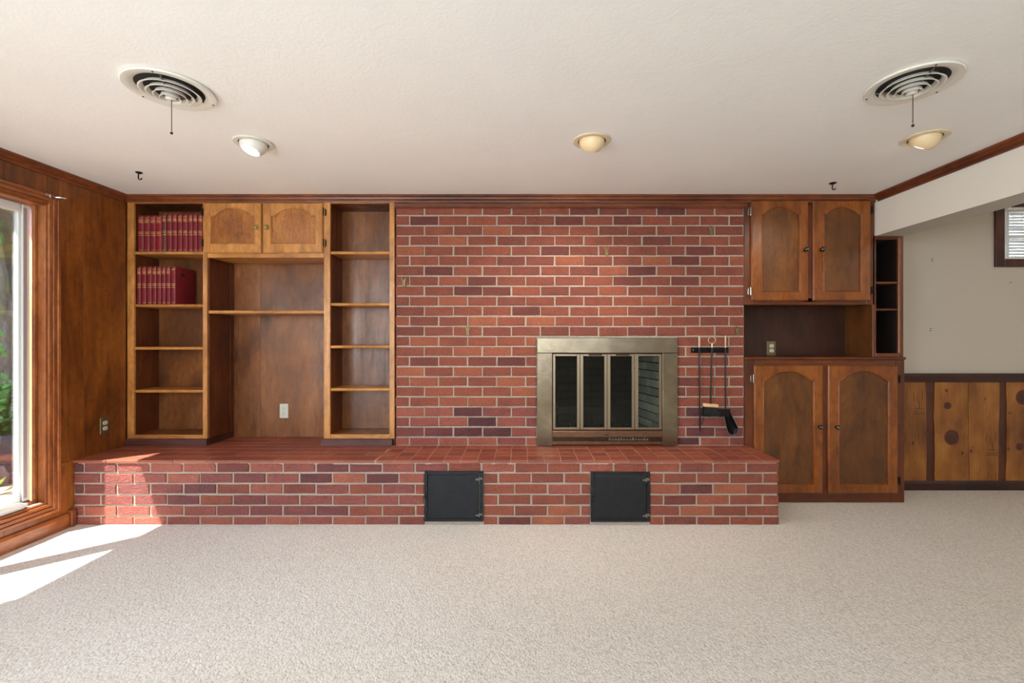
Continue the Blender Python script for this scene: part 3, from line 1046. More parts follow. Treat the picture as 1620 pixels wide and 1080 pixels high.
# ------------------------------------------------------------------ fireplace surround with four glass doors
def fire_doors():
    root = thing('fireplace_door_set', ((FX0 + FX1) / 2, W - 0.02, HZ), 'brushed steel fireplace surround with four smoked glass bifold doors', 'fireplace doors')
    yf = W - 0.026
    yb = W - 0.002
    zi = Z(558)
    bm = BM(); box(bm, FX0, FX1, yf, yb, zi, FZ1, 0.003); obj('top_panel', bm, M['steel'], root)
    zb = HZ + 0.002
    for a, b in ((FX0, X(873.3)), (X(1046.6), FX1)):
        bm = BM(); box(bm, a, b, yf, yb, zb, zi - 0.0008, 0.002); obj('side_panel', bm, M['steel'], root)
    # louvre panel at the foot
    zv = Z(680)
    xa, xb = X(873.6), X(1046.3)
    bm = BM()
    prof = [(yf + 0.006, zb), (yf + 0.002, zb + 0.012), (yf + 0.002, zb + 0.034), (yf + 0.008, zb + 0.037), (yf + 0.008, zb + 0.062), (yf + 0.002, zb + 0.066), (yf + 0.002, zv - 0.008), (yf + 0.008, zv - 0.002), (yb, zv - 0.002), (yb, zb)]
    prism(bm, prof, xa, xb, 'x'); p = obj('vent_panel', bm, M['vent_panel'], root)
    zc = zb + 0.0495
    bm = BM(); box(bm, xa + 0.004, xb - 0.002, yf + 0.0065, yf + 0.0078, zb + 0.0375, zb + 0.0615); obj('vent_strip', bm, M['vent_dark'], p)
    # embossed bird and worn script in relief
    bm = BM()
    bx, bz = X(958.5), Z(686.2)
    def stroke(pts, r):
        tube(bm, [(q[0], yf + 0.003, q[1]) for q in pts], r, 5)
    bird = [(bx - .02, bz + .004), (bx - .012, bz + .0), (bx - .005, bz - .004), (bx + .002, bz - .001), (bx + .012, bz + .003), (bx + .024, bz + .0025)]
    stroke(bird, [.0015, .003, .0045, .004, .003, .0012])
    stroke([(bx + .0, bz - .003), (bx + .008, bz - .009), (bx + .02, bz - .012)], [.003, .0028, .001])
    obj('bird_emblem', bm, M['black_iron'], p)
    bm = BM()
    x = bx + 0.016
    rs = random.Random(5)
    base = zc - 0.008
    widths = [.026, .020, .022, .020, .021, .021, .024, .022, .020, .022, .020, .022, .022, .021]
    k = 0
    while k < len(widths):
        w = widths[k]
        hgt = 0.021 if k % 4 == 0 else 0.014
        dn = -0.006 if k in (3, 7) else 0
        stroke([(x, base), (x + w * .3, base + hgt), (x + w * .55, base + hgt * .6), (x + w * .35, base + dn), (x + w, base + .003)], .0016)
        x += w
        k += 1
    obj('script_relief', bm, M['steel_frame'], p)['kind'] = 'stuff'
    bm = BM(); box(bm, X(874.4), X(1045.6), yf + 0.012, yb, zv, zv + 0.006); obj('bottom_track', bm, M['vent_dark'], root)
    bm = BM(); box(bm, X(874.4), X(1045.6), yf + 0.012, yb, zi - 0.007, zi - 0.001); obj('top_track', bm, M['vent_dark'], root)
    xs = [(228, 446), (449, 666), (669, 888), (892, 1109)]
    gl = [(248, 423), (474, 644), (693, 867), (918, 1088)]
    for i in range(4):
        a, b = X(830 + xs[i][0] / 5.142), X(830 + xs[i][1] / 5.142)
        c, d = X(830 + gl[i][0] / 5.142), X(830 + gl[i][1] / 5.142)
        z0, z1 = zv + 0.007, zi - 0.008
        g0, g1 = Z(675.2), Z(563)
        bm = BM()
        yy0, yy1 = yf + 0.004, yf + 0.016
        box(bm, a, c, yy0, yy1, z0, z1, 0.002); box(bm, d, b, yy0, yy1, z0, z1, 0.002)
        box(bm, c, d, yy0, yy1, z0, g0, 0.0015); box(bm, c, d, yy0, yy1, g1, z1, 0.0015)
        # raised bead around the glass
        box(bm, c - 0.004, c, yy0 - 0.003, yy0 + .002, g0, g1, 0.001); box(bm, d, d + 0.004, yy0 - 0.003, yy0 + .002, g0, g1, 0.001)
        dr = obj('glass_door', bm, M['steel_frame'], root)
        bm = BM(); box(bm, c - 0.002, d + 0.002, yf + 0.009, yf + 0.012, g0 - 0.002, g1 + 0.002)
        obj('pane', bm, M['smoke_glass'], dr)
        if i in (1, 2):
            hx = (X(941) if i == 1 else X(984))
            bm = BM(); box(bm, hx - 0.05, hx + 0.05, yy0 - 0.008, yy0 - 0.0002, Z(562), Z(560), 0.001)
            obj('pull', bm, M['vent_dark'], dr)


fire_doors()

# ------------------------------------------------------------------ raised hearth
HX1 = X(1232, H1)
hearth = thing('raised_hearth', ((XL + HX1) / 2, 3.2, 0), 'long raised red brick hearth bench topped with quarry tile', 'hearth')
DL = (X(671.9, H1), X(764.6, H1), Z(823.8, H1), Z(744.6, H1))
DR = (X(934.2, H1), X(1027.6, H1), Z(824.6, H1), Z(745.6, H1))
bm = BM()
box(bm, XL + 0.002, HX1 - 0.007, H1 + 0.007, W - 0.004, 0.0, HZ - 0.014)
obj('mortar', bm, M['mortar'], hearth)
bm = BM()
box(bm, XL + 0.03, HX1 - 0.012, H1 + 0.001, H1 + 0.02, HZ - 0.032, HZ - 0.0135, 0.003)
obj('mortar_lip', bm, M['mortar'], hearth)
rz = []
for i in range(6):
    t = Z(732.2, H1) - i * 17.15 / 240
    rz.append((max(t - 14.3 / 240, 0.002), t))
pit = 52.44 / 240
brick_rows(hearth, rz, XL + 0.006, HX1, H1, pit, 0.0115, X(132.2, H1), X(158.6, H1), [DL, DR], lambda a: M['brick_low'] if random.random() > (a + 2.2) / 3.0 else M['brick'], 0.02)  # more purplish bricks leftward, painting in the window's blue light
# end face towards the cabinet
piv = Vector((HX1, H1, 0))
brick_rows(hearth, rz, HX1 + 0.012, HX1 + 0.395, H1, pit, 0.0115, HX1 + 0.05, HX1 + 0.16, (), M['brick'], 0.02, math.pi / 2, piv)
bm = BM(); box(bm, XL + 0.002, HX1 + 0.002, H1 - 0.004, W + 0.0055, HZ - 0.014, HZ - 0.0012); obj('grout_bed', bm, M['grout'], hearth)
bm = BM(); box(bm, X(329) , X(514), W - 0.0005, RB - 0.001, 0.0, HZ - 0.0012); obj('grout_bed', bm, M['grout'], hearth)
T_CACHE = {}


def tile(x0, x1, y0, y1, lip=False):
    key = (round(x1 - x0, 3), round(y1 - y0, 3), lip)
    if key not in T_CACHE:
        w, d = (x1 - x0) / 2, (y1 - y0) / 2
        bm = BM(); box(bm, -w, w, -d, d, -0.011 if not lip else -0.017, 0.0, 0.0016)
        me = bpy.data.meshes.new('tile'); bm.to_mesh(me); bm.free(); me.materials.append(M['tile'])
        T_CACHE[key] = me
    o = place('tile', T_CACHE[key], ((x0 + x1) / 2, (y0 + y1) / 2, HZ + random.uniform(-.0004, .0004)), hearth)


ys = [H1 - 0.008, H1 + 0.103, H1 + 0.207, H1 + 0.308, W - 0.002]
gt = 0.0042
cut = X(610, 3.2)
for r in range(4):
    y0, y1 = ys[r] + (0 if r == 0 else gt / 2), ys[r + 1] - gt / 2
    x = XL + 0.003 - (0.11 if r % 2 else 0.0)
    while x < cut - 0.06:
        a, b = max(x, XL + 0.003), min(x + 0.2205, cut)
        if b - a > 0.015: tile(a + gt / 2, b - gt / 2, y0, y1, r == 0)
        x += 0.2205
    x = cut
    while x < HX1 + 0.008 - 0.02:
        b = min(x + 0.1106, HX1 + 0.010)
        tile(x + gt / 2, b - gt / 2, y0, y1, r == 0)
        x += 0.1106
for r in range(3):
    y0 = W - 0.002 + gt / 2 + r * 0.104
    x = X(329) + 0.001 - (0.09 if r % 2 else 0)
    while x < X(514) - 0.01:
        a, b = max(x, X(329) + 0.001), min(x + 0.2205, X(514) - 0.001)
        if b - a > 0.015: tile(a + gt / 2, b - gt / 2, y0, y0 + 0.1005)
        x += 0.2205


# clean-out doors
def cleanout(rect, label, worn):
    x0, x1, z0, z1 = rect
    root = thing('cleanout_door', ((x0 + x1) / 2, H1, z0), label, 'iron door', 'iron clean-out doors in the hearth front')
    f = 0.021
    yf = H1 - 0.012
    bm = BM()
    box(bm, x0, x0 + f, yf, H1 + 0.004, z0, z1, 0.002); box(bm, x1 - f, x1, yf, H1 + 0.004, z0, z1, 0.002)
    box(bm, x0 + f, x1 - f, yf, H1 + 0.004, z0, z0 + f, 0.002); box(bm, x0 + f, x1 - f, yf, H1 + 0.004, z1 - f, z1, 0.002)
    obj('door_frame', bm, M['black_iron'], root)
    bm = BM()
    box(bm, x0 + f + 0.003, x1 - f - 0.006, yf - 0.006, yf + 0.006, z0 + f + 0.002, z1 - f - 0.002, 0.003)
    d = obj('door_leaf', bm, M['black_iron'], root)
    for zz in (z0 + 0.045, z1 - 0.05):
        bm = BM(); tube(bm, [(x1 - f - 0.004, yf - 0.006, zz - 0.012), (x1 - f - 0.004, yf - 0.006, zz + 0.014)], 0.0045, 8)
        box(bm, x1 - f - 0.028, x1 - f - 0.003, yf - 0.0095, yf - 0.0055, zz - 0.006, zz + 0.004, 0.001)
        box(bm, x1 - f - 0.006, x1 - 0.004, yf - 0.004, yf - 0.0002, zz - 0.004, zz + 0.01, 0.001)
        obj('hinge', bm, M['damper'], root)
    zz = (z0 + z1) / 2 + (0.0 if worn else -0.008)
    bm = BM(); tube(bm, [(x0 + 0.006, yf - 0.004, zz - 0.016), (x0 + 0.008, yf - 0.012, zz), (x0 + 0.004, yf - 0.01, zz + 0.014)], [0.004, 0.006, 0.004], 8)
    tube(bm, [(x0 + 0.006, yf - 0.006, zz - 0.004), (x0 + 0.032, yf - 0.007, zz - 0.002)], 0.003, 6)
    obj('latch', bm, M['black_paint'], root)
    if worn:
        bm = BM(); box(bm, x0 + 0.03, x0 + 0.092, yf - 0.0075, yf - 0.0058, zz - 0.0015, zz + 0.0015); box(bm, x0 + 0.089, x0 + 0.092, yf - 0.0075, yf - 0.0058, zz - 0.01, zz + .001)
        obj('latch_bar', bm, M['vent_dark'], d)


cleanout(DL, 'left black iron clean-out door in the hearth front, with a thin latch bar', True)
cleanout(DR, 'right black iron clean-out door in the hearth front, below the fireplace', False)


# ------------------------------------------------------------------ cabinetry
def contour(x0, x1, z0, z1, apex, spring, shoulder, off=0.0, n=14):
    """inner opening: straight sides, arched head with small shoulders. returns matched (inner, outer) lists"""
    xa, xb, za = x0 - off, x1 + off, z0 - off
    zs = spring + off
    cx = (x0 + x1) / 2
    hw = (x1 - x0) / 2 - shoulder
    ins = [(xa, za), (xb, za), (xb, zs)]
    rise = apex - spring
    # circular arc through (+-hw, spring) with apex rise, small ogee flare at the ends
    R = (hw * hw + rise * rise) / (2 * rise)
    zc = apex - R
    a0 = math.asin(min(1, hw / R))
    arc = []
    for i in range(n + 1):
        a = a0 - 2 * a0 * i / n
        arc.append((cx + (R + off) * math.sin(a), zc + (R + off) * math.cos(a)))
    ins += arc + [(xa, zs)]
    return ins


def frame_door(root, name, ox0, ox1, oz0, oz1, yf, th, ins_args, mats, knob, hinges, knob_kind, panel_mat, hinge_mat):
    """door leaf: framed, arched recess; knob=(x,z); hinges=[(x,z)]"""
    ix0, ix1, iz0, apex, spring, sh = ins_args
    c = 0.007
    def outer(P, inset):
        out = []
        n = len(P)
        for i, (x, z) in enumerate(P):
            if i == 0: out.append((ox0 + inset, oz0 + inset))
            elif i == 1: out.append((ox1 - inset, oz0 + inset))
            elif i == 2: out.append((ox1 - inset, z))
            elif i == 3: out.append((ox1 - inset, oz1 - inset))
            elif i == n - 2: out.append((ox0 + inset, oz1 - inset))
            elif i == n - 1: out.append((ox0 + inset, z))
            else: out.append((x, oz1 - inset))
        return out
    A = contour(ix0, ix1, iz0, 0, apex, spring, sh)
    B = contour(ix0, ix1, iz0, 0, apex, spring, sh, 0.006)
    C1 = contour(ix0, ix1, iz0, 0, apex, spring, sh, 0.009)
    C2 = contour(ix0, ix1, iz0, 0, apex, spring, sh, 0.012)
    loops = [([*outer(B, 0)], yf + th), ([*outer(B, 0)], yf + c), ([*outer(B, c)], yf), (C2, yf), (C1, yf - 0.003), (B, yf - 0.002), (A, yf + 0.007), (A, yf + th - 0.004)]
    bm = BM()
    V = [[bm.verts.new((x, y, z)) for x, z in L] for L, y in loops]
    n = len(A)
    for a, b in zip(V, V[1:]):
        for i in range(n):
            bm.faces.new((a[i], a[(i + 1) % n], b[(i + 1) % n], b[i]))
    bmesh.ops.remove_doubles(bm, verts=bm.verts, dist=1e-6)
    d = obj(name, bm, mats, root)
    # seams between stiles and rails
    bm = BM()
    for xx in (ix0 - 0.006, ix1 + 0.006):
        box(bm, xx - 0.0006, xx + 0.0006, yf - 0.0004, yf + 0.0005, oz0 + c, iz0 - 0.008)
        box(bm, xx - 0.0006, xx + 0.0006, yf - 0.0004, yf + 0.0005, spring + 0.008, oz1 - c)
    obj('joint_line', bm, M['side_z'], d)
    bm = BM(); box(bm, ix0 - 0.012, ix1 + 0.012, yf + th - 0.008, yf + th - 0.001, iz0 - 0.012, apex + 0.012)
    obj('panel', bm, panel_mat, d)
    kx, kz = knob
    rot = Matrix.Rotation(math.radians(90), 3, 'X')
    bm = BM()
    if knob_kind == 'black':
        lathe(bm, [(0.0, 0.030), (0.009, 0.029), (0.0155, 0.0245), (0.0175, 0.018), (0.014, 0.011), (0.007, 0.007), (0.0065, 0.003), (0.012, 0.0015), (0.0125, 0.0), (0.0, 0.0)], (kx, yf, kz), 24, rot)
        k = obj('knob', bm, M['knob_black'], d, True)
        bm = BM(); lathe(bm, [(0.0, 0.0315), (0.0042, 0.0310), (0.005, 0.0285), (0, 0.0285)], (kx, yf, kz), 12, rot)
        obj('knob_cap', bm, M['chrome'], d, True)
    else:
        lathe(bm, [(0, 0.004), (0.02, 0.0035), (0.0215, 0.0015), (0.0215, 0.0)], (kx, yf, kz), 8, rot)
        for i in range(8):
            a = math.pi * i / 4
            lathe(bm, [(0, 0.0065), (0.003, 0.005), (0.004, 0.003)], (kx + 0.0165 * math.cos(a), yf, kz + 0.0165 * math.sin(a)), 6, rot)
        obj('knob_plate', bm, M['brass'], d, True)
        bm = BM(); lathe(bm, [(0.0, 0.026), (0.006, 0.025), (0.0105, 0.020), (0.009, 0.014), (0.005, 0.010), (0.005, 0.003)], (kx, yf, kz), 12, rot)
        obj('knob', bm, M['brass'], d, True)
    for hx, hz, s in hinges:
        bm = BM()
        tube(bm, [(hx, yf - 0.002, hz - 0.026), (hx, yf - 0.002, hz + 0.026)], 0.0042, 8)
        prism(bm, [(hx - s * 0.003, hz - 0.03), (hx - s * 0.012, hz - 0.018), (hx - s * 0.012, hz + 0.018), (hx - s * 0.003, hz + 0.03)][::(1 if s > 0 else -1)], yf + th - 0.003, yf + th - 0.0005, 'y')
        lathe(bm, [(0, 0.006), (0.003, 0.004), (0.0036, 0.0)], (hx, yf - 0.002, hz + 0.026), 8)
        lathe(bm, [(0, -0.006), (0.003, -0.004), (0.0036, 0.0)], (hx, yf - 0.002, hz - 0.026), 8)
        obj('hinge', bm, hinge_mat, d, True)
    return d


def wbox(root, name, x0, x1, y0, y1, z0, z1, mat, bev=0.002):
    bm = BM(); box(bm, x0, x1, y0, y1, z0, z1, bev)
    return obj(name, bm, mat, root)


CT = CZ - 0.052      # underside of the crown
# ---- left bookcase
def bookcase(name, label, x0, xi0, xi1, x1, shelf_y, base_px, bottom_y, right_return, top_y=321.5):
    root = thing(name, ((x0 + x1) / 2, W, HZ), label, 'bookcase')
    yb = 3.65
    z0 = Z(693.5)
    wbox(root, 'stile', x0, xi0, W - 0.004, W + 0.016, z0, CT + 0.002, M['honey_z'])
    wbox(root, 'stile', xi1, x1, W - 0.004, W + 0.016, z0, CT + 0.002, M['honey_z'])
    wbox(root, 'top_rail', xi0, xi1, W - 0.003, W + 0.016, Z(top_y), CT + 0.002, M['honey_x'])
    wbox(root, 'bottom_rail', xi0, xi1, W - 0.003, W + 0.016, z0, Z(bottom_y), M['honey_x'])
    # carcass
    wbox(root, 'side_panel', x0 + 0.001, xi0 - 0.006, W + 0.017, yb + 0.06, HZ, CT, M['side_z'], 0)
    wbox(root, 'side_panel', xi1 + 0.006, x1 - 0.001, W + 0.017, yb + 0.06, HZ, CT, M['side_z'], 0)
    wbox(root, 'back_panel', xi0 - 0.006, xi1 + 0.006, yb, yb + 0.008, HZ, CT, M['panel_z'], 0)
    wbox(root, 'top_panel', xi0 - 0.006, xi1 + 0.006, W + 0.017, yb, Z(top_y) + 0.004, CT, M['side_z'], 0)
    wbox(root, 'bottom_panel', xi0 - 0.006, xi1 + 0.006, W + 0.017, yb, HZ + 0.02, Z(bottom_y) - 0.001, M['panel_z'], 0)
    for (ya, ybb) in shelf_y:
        bm = BM()
        z1, zz0 = Z(ya), Z(ybb)
        t = z1 - zz0
        prism(bm, [(W + 0.003, zz0 + t * .2), (W + 0.0, zz0 + t * .5), (W + 0.003, zz0 + t * .85), (W + 0.007, z1), (yb - 0.001, z1), (yb - 0.001, zz0), (W + 0.007, zz0)], xi0 + 0.001, xi1 - 0.001, 'x')
        s = obj('shelf', bm, M['honey_x'], root)
    # plinth
    bm = BM()
    prism(bm, [(W - 0.014, HZ + 0.001), (W - 0.014, z0 - 0.006), (W - 0.008, z0 - 0.0005), (W + 0.01, z0 - 0.0005), (W + 0.01, HZ + 0.001)], base_px[0], base_px[1], 'x')
    obj('plinth', bm, M['plinth_x'], root)
    if right_return:
        bm = BM(); box(bm, x1 + 0.0005, base_px[1], W + 0.0105, RB - 0.002, HZ + 0.001, z0 - 0.001, 0.002)
        obj('plinth', bm, M['plinth_y'], root)
        # trim strips on the outer side facing the recess
        wbox(root, 'side_trim', x1 - 0.0008, x1 + 0.004, W + 0.017, W + 0.05, z0, Z(408), M['side_z'], 0.001)
        wbox(root, 'side_trim', x1 - 0.0008, x1 + 0.004, RB - 0.05, RB - 0.002, z0, Z(408), M['side_z'], 0.001)
    return root


bcl = bookcase('bookcase', 'left wooden bookcase of five bays, beside the panelled wall, holding maroon books',
               XL + 0.004, X(212.5), X(321.2), X(328.3), [(397.2, 401.8), (481, 485.3), (548.6, 552.9), (616.7, 621)], (XL + 0.0005, X(328.6)), 687.6, True)
bcr = bookcase('bookcase', 'empty wooden bookcase of five bays beside the red brick wall',
               X(512.6), X(522.6), X(616.2), X(624.4), [(397.2, 401.6), (479, 483.3), (546.4, 550.6), (614, 618.6)], (X(508.9), X(621)), 686.8, False)

# ---- shallow cupboard over the recess
cup = thing('wall_cupboard', ((X(329) + X(512)) / 2, W, Z(407.6)), 'honey birch wall cupboard with two arched doors between the bookcases', 'cupboard')
ca, cb = X(328.3) + 0.001, X(512.6) - 0.001
zr = Z(407.6)
zd0, zd1 = Z(400.6), Z(322)
wbox(cup, 'top_rail', ca, cb, W - 0.003, W + 0.016, zd1 - 0.004, CT + 0.002, M['honey_x'])
wbox(cup, 'bottom_rail', ca, cb, W - 0.003, W + 0.016, zr, zd0 + 0.006, M['honey_x'])
wbox(cup, 'mullion', X(414), X(420), W - 0.001, W + 0.016, zd0 + 0.006, zd1 - 0.004, M['honey_z'], 0)
wbox(cup, 'bottom_panel', ca, cb, W + 0.017, RB - 0.003, zr + 0.004, zr + 0.02, M['honey_x'], 0)
wbox(cup, 'stile', ca, ca + 0.004, W - 0.003, W + 0.016, zd0, zd1, M['honey_z'], 0)
wbox(cup, 'stile', cb - 0.004, cb, W - 0.003, W + 0.016, zd0, zd1, M['honey_z'], 0)
DY, DT = W - 0.024, 0.020
frame_door(cup, 'door', X(324.6), X(415.3), zd0, zd1, DY, DT, (X(336.6), X(403.8), Z(385.3), Z(331), Z(343.6), 0.022), M['honey_z'],
           (X(409), Z(360.5)), [(X(323.2), Z(336), 1), (X(323.2), Z(384.6), 1)], 'brass', M['burl'], M['hinge_dark'])
frame_door(cup, 'door', X(418.2), X(512), zd0, zd1, DY, DT, (X(432), X(499.4), Z(385), Z(331), Z(343.4), 0.022), M['honey_z'],
           (X(425), Z(360.5)), [(X(514.4), Z(336), -1), (X(514.4), Z(385), -1)], 'brass', M['burl'], M['hinge_dark'])

# ---- shelf across the recess and the ply behind it
bm = BM()
z1, z0 = Z(490.8), Z(495.6)
prism(bm, [(W + 0.006, z0), (W + 0.002, z0 + 0.008), (W + 0.002, z1 - 0.006), (W + 0.006, z1), (RB - 0.004, z1), (RB - 0.004, z0)], X(328.3) + 0.005, X(512.6) - 0.001, 'x')
tag(obj('recess_shelf', bm, M['honey_x']), 'single long shelf across the wide recess between the two bookcases', 'shelf')
rec = thing('recess_panelling', ((ca + cb) / 2, RB, HZ), 'stained birch ply lining the back of the wide recess', 'panelling')
xs_ = X(412, RB)
wbox(rec, 'panel', X(328.3) - 0.01, xs_ - 0.0006, RB, RB + 0.01, HZ - 0.002, zr + 0.02, M['recess'], 0.0008)
wbox(rec, 'panel', xs_ + 0.0006, X(512.6) + 0.03, RB, RB + 0.01, HZ - 0.002, zr + 0.02, M['recess'], 0.0008)


# ---- right wall cabinet
WB = 3.697
uc = thing('wall_cabinet', ((X(1178) + X(1383)) / 2, W, Z(482)), 'dark birch wall cabinet with two arched doors, above the open nook', 'cabinet')
ua, ub = X(1177.3), X(1383.2)
uz0, uz1 = Z(482), CT + 0.002
d0, d1 = Z(475.7), Z(318.2)
wbox(uc, 'stile', ua, X(1190), W - 0.003, W + 0.016, uz0, uz1, M['frame_z'])
wbox(uc, 'stile', X(1271), X(1289), W - 0.003, W + 0.016, uz0 + 0.02, uz1 - 0.02, M['frame_z'])
wbox(uc, 'stile', X(1371), ub, W - 0.003, W + 0.016, uz0, uz1, M['frame_z'])
wbox(uc, 'top_rail', X(1190), X(1371), W - 0.003, W + 0.016, d1 - 0.02, uz1, M['frame_x'])
wbox(uc, 'bottom_rail', X(1190), X(1371), W - 0.003, W + 0.016, uz0, d0 + 0.02, M['frame_x'])
wbox(uc, 'carcass', ua + 0.002, ub - 0.002, W + 0.017, WB - 0.03, uz0 + 0.004, uz1 - 0.004, M['side_z'], 0)
frame_door(uc, 'door', X(1186.6), X(1276.4), d0, d1, DY, DT, (X(1204.6), X(1261.8), Z(460.6), Z(329.4), Z(340.8), 0.014), M['amber_z'],
           (X(1270.8), Z(396)), [(X(1184.8), Z(335.6), 1), (X(1184.8), Z(461), 1)], 'black', M['amber_panel'], M['chrome'])
frame_door(uc, 'door', X(1283.6), X(1374.4), d0, d1, DY, DT, (X(1302.3), X(1358.8), Z(460.2), Z(329.4), Z(340.8), 0.014), M['amber_z'],
           (X(1296.2), Z(396)), [(X(1376.2), Z(333), -1), (X(1376.2), Z(459.4), -1)], 'black', M['amber_panel'], M['hinge_dark'])

# ---- nook lining
BT = Z(564.6)
nk = thing('nook_panelling', (2.1, WB, BT), 'shaded birch ply lining the open nook between the wall cabinet and the base cabinet', 'panelling')
nx = X(1379.5)
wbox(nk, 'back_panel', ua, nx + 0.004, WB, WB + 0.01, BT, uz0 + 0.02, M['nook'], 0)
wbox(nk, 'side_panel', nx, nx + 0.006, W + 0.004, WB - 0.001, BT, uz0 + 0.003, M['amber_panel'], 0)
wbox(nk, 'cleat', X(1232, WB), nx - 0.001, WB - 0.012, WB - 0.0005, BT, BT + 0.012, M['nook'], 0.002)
# ---- narrow open shelf unit beside it
ns = thing('narrow_shelf_unit', ((X(1380) + X(1429)) / 2, W, BT), 'tall narrow open shelf unit with two shelves at the right end of the cabinets', 'shelf unit')
na, nb = X(1380.2) , X(1428.8)
nt = Z(372.2)
wbox(ns, 'stile', na + 0.0005, X(1385.8), W - 0.003, W + 0.016, BT, nt, M['frame_z'])
wbox(ns, 'stile', X(1420.4), nb, W - 0.003, W + 0.016, BT, nt, M['frame_z'])
wbox(ns, 'edge_bead', X(1420.6), X(1424.6), W - 0.009, W - 0.003, Z(558), Z(378), M['amber_z'], 0.003)
wbox(ns, 'top_rail', X(1385.8), X(1420.4), W - 0.003, W + 0.016, Z(379), nt, M['frame_x'])
wbox(ns, 'bottom_rail', X(1385.8), X(1420.4), W - 0.003, W + 0.016, BT, Z(558.6), M['frame_x'])
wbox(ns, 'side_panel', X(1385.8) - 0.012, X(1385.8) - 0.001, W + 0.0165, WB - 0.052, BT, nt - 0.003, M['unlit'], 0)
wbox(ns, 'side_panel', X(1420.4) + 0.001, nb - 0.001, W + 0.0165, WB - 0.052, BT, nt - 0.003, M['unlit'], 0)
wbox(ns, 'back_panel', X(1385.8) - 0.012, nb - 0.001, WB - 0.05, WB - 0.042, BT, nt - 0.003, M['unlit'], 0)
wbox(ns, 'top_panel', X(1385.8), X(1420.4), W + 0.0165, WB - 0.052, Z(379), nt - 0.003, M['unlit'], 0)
for ya in (445.2, 487.6):
    bm = BM(); z1 = Z(ya); z0 = z1 - 0.017
    box(bm, X(1385.8), X(1420.4) , W + 0.001, WB - 0.053, z0, z1, 0.004)
    obj('shelf', bm, M['frame_x'], ns)

# ---- base cabinet
bc = thing('base_cabinet', ((X(1178) + X(1431)) / 2, W, 0), 'dark birch base cabinet with two tall arched doors, at the right end of the hearth', 'cabinet')
b0, b1 = X(1178), X(1430.4)
bz0, bz1 = Z(779), Z(577.7)
wbox(bc, 'stile', b0, X(1196), W - 0.003, W + 0.016, 0.001, BT - 0.021, M['frame_z'])
wbox(bc, 'stile', X(1294), X(1312), W - 0.003, W + 0.016, bz0 + 0.02, bz1 - 0.02, M['frame_z'])
wbox(bc, 'stile', X(1413), b1, W - 0.003, W + 0.016, 0.001, BT - 0.021, M['frame_z'])
wbox(bc, 'top_rail', X(1196), X(1413), W - 0.003, W + 0.016, bz1 - 0.02, BT - 0.021, M['frame_x'])
wbox(bc, 'bottom_rail', X(1196), X(1413), W - 0.003, W + 0.016, 0.001, bz0 + 0.02, M['frame_x'])
wbox(bc, 'carcass', b0 + 0.002, b1 - 0.001, W + 0.017, RR - 0.002, 0.001, BT - 0.022, M['side_z'], 0)
wbox(bc, 'top_board', X(1177) + 0.001, X(1431.6), W - 0.014, RR - 0.002, BT - 0.020, BT - 0.0005, M['frame_x'], 0.004)
frame_door(bc, 'door', X(1191.2), X(1299.4), bz0, bz1, DY, DT, (X(1207.2), X(1283.8), Z(764.3), Z(588.2), Z(603.6), 0.014), M['amber_z'],
           (X(1293.2), Z(674)), [(X(1189), Z(598.6), 1), (X(1189), Z(757), 1)], 'black', M['amber_panel'], M['chrome'])
frame_door(bc, 'door', X(1307.4), X(1417.4), bz0, bz1, DY, DT, (X(1325.6), X(1401.6), Z(764.3), Z(588.2), Z(603.6), 0.014), M['amber_z'],
           (X(1319.6), Z(674.4)), [(X(1419.3), Z(599), -1), (X(1419.3), Z(759), -1)], 'black', M['amber_panel'], M['hinge_dark'])

# ------------------------------------------------------------------ wainscot on the rear wall
wn_ = thing('wainscot', (3.9, RR, 0), 'knotty pine wainscot with dark cap and base under the greige wall', 'wainscot')
zb1, zc0, zc1 = Z(759.5, RR), Z(604.3, RR), Z(590.3, RR)
wx0 = X(1431, 3.68)
bm = BM(); prism(bm, [(RR - 0.0005, zc0), (RR - 0.014, zc0), (RR - 0.02, zc0 + 0.02), (RR - 0.03, zc0 + 0.05), (RR - 0.03, zc1), (RR - 0.0005, zc1)], wx0 - 0.1, XR, 'x')
obj('cap_moulding', bm, M['dark_x'], wn_)
bm = BM(); prism(bm, [(RR - 0.0005, 0.0), (RR - 0.018, 0.0), (RR - 0.018, zb1 - 0.02), (RR - 0.010, zb1), (RR - 0.0005, zb1)], wx0 - 0.1, XR, 'x')
obj('base_moulding', bm, M['dark_x'], wn_)
bm = BM(); box(bm, wx0 - 0.1, XR, RR - 0.003, RR - 0.0005, zb1, zc0); obj('backing', bm, M['batten'], wn_)


def wavy(seed, n=14, amp=0.006):
    r = random.Random(seed)
    ph = [r.uniform(0, 6.28) for _ in range(3)]
    return [amp * (math.sin(5 * i / n + ph[0]) + 0.6 * math.sin(11 * i / n + ph[1]) + 0.35 * math.sin(23 * i / n + ph[2])) / 1.6 for i in range(n + 1)]


def plank(x0, x1, s0, s1):
    n = 14
    L, R = wavy(s0), wavy(s1)
    zs = [zb1 + (zc0 - zb1) * i / n for i in range(n + 1)]
    pts = [(x0 + L[i], zs[i]) for i in range(n + 1)][::-1] + [(x1 + R[i], zs[i]) for i in range(n + 1)]
    bm = BM()
    a = [bm.verts.new((x, RR - 0.009, z)) for x, z in pts]
    b = [bm.verts.new((x, RR - 0.0032, z)) for x, z in pts]
    m = len(pts)
    for i in range(n):
        l0, l1 = n - i, n - i - 1
        r0, r1 = n + 1 + i, n + 2 + i
        bm.faces.new((a[l0], a[l1], a[r1], a[r0]))
    for i in range(m):
        bm.faces.new((a[i], a[(i + 1) % m], b[(i + 1) % m], b[i]))
    return obj('plank', bm, M['pine'], wn_)


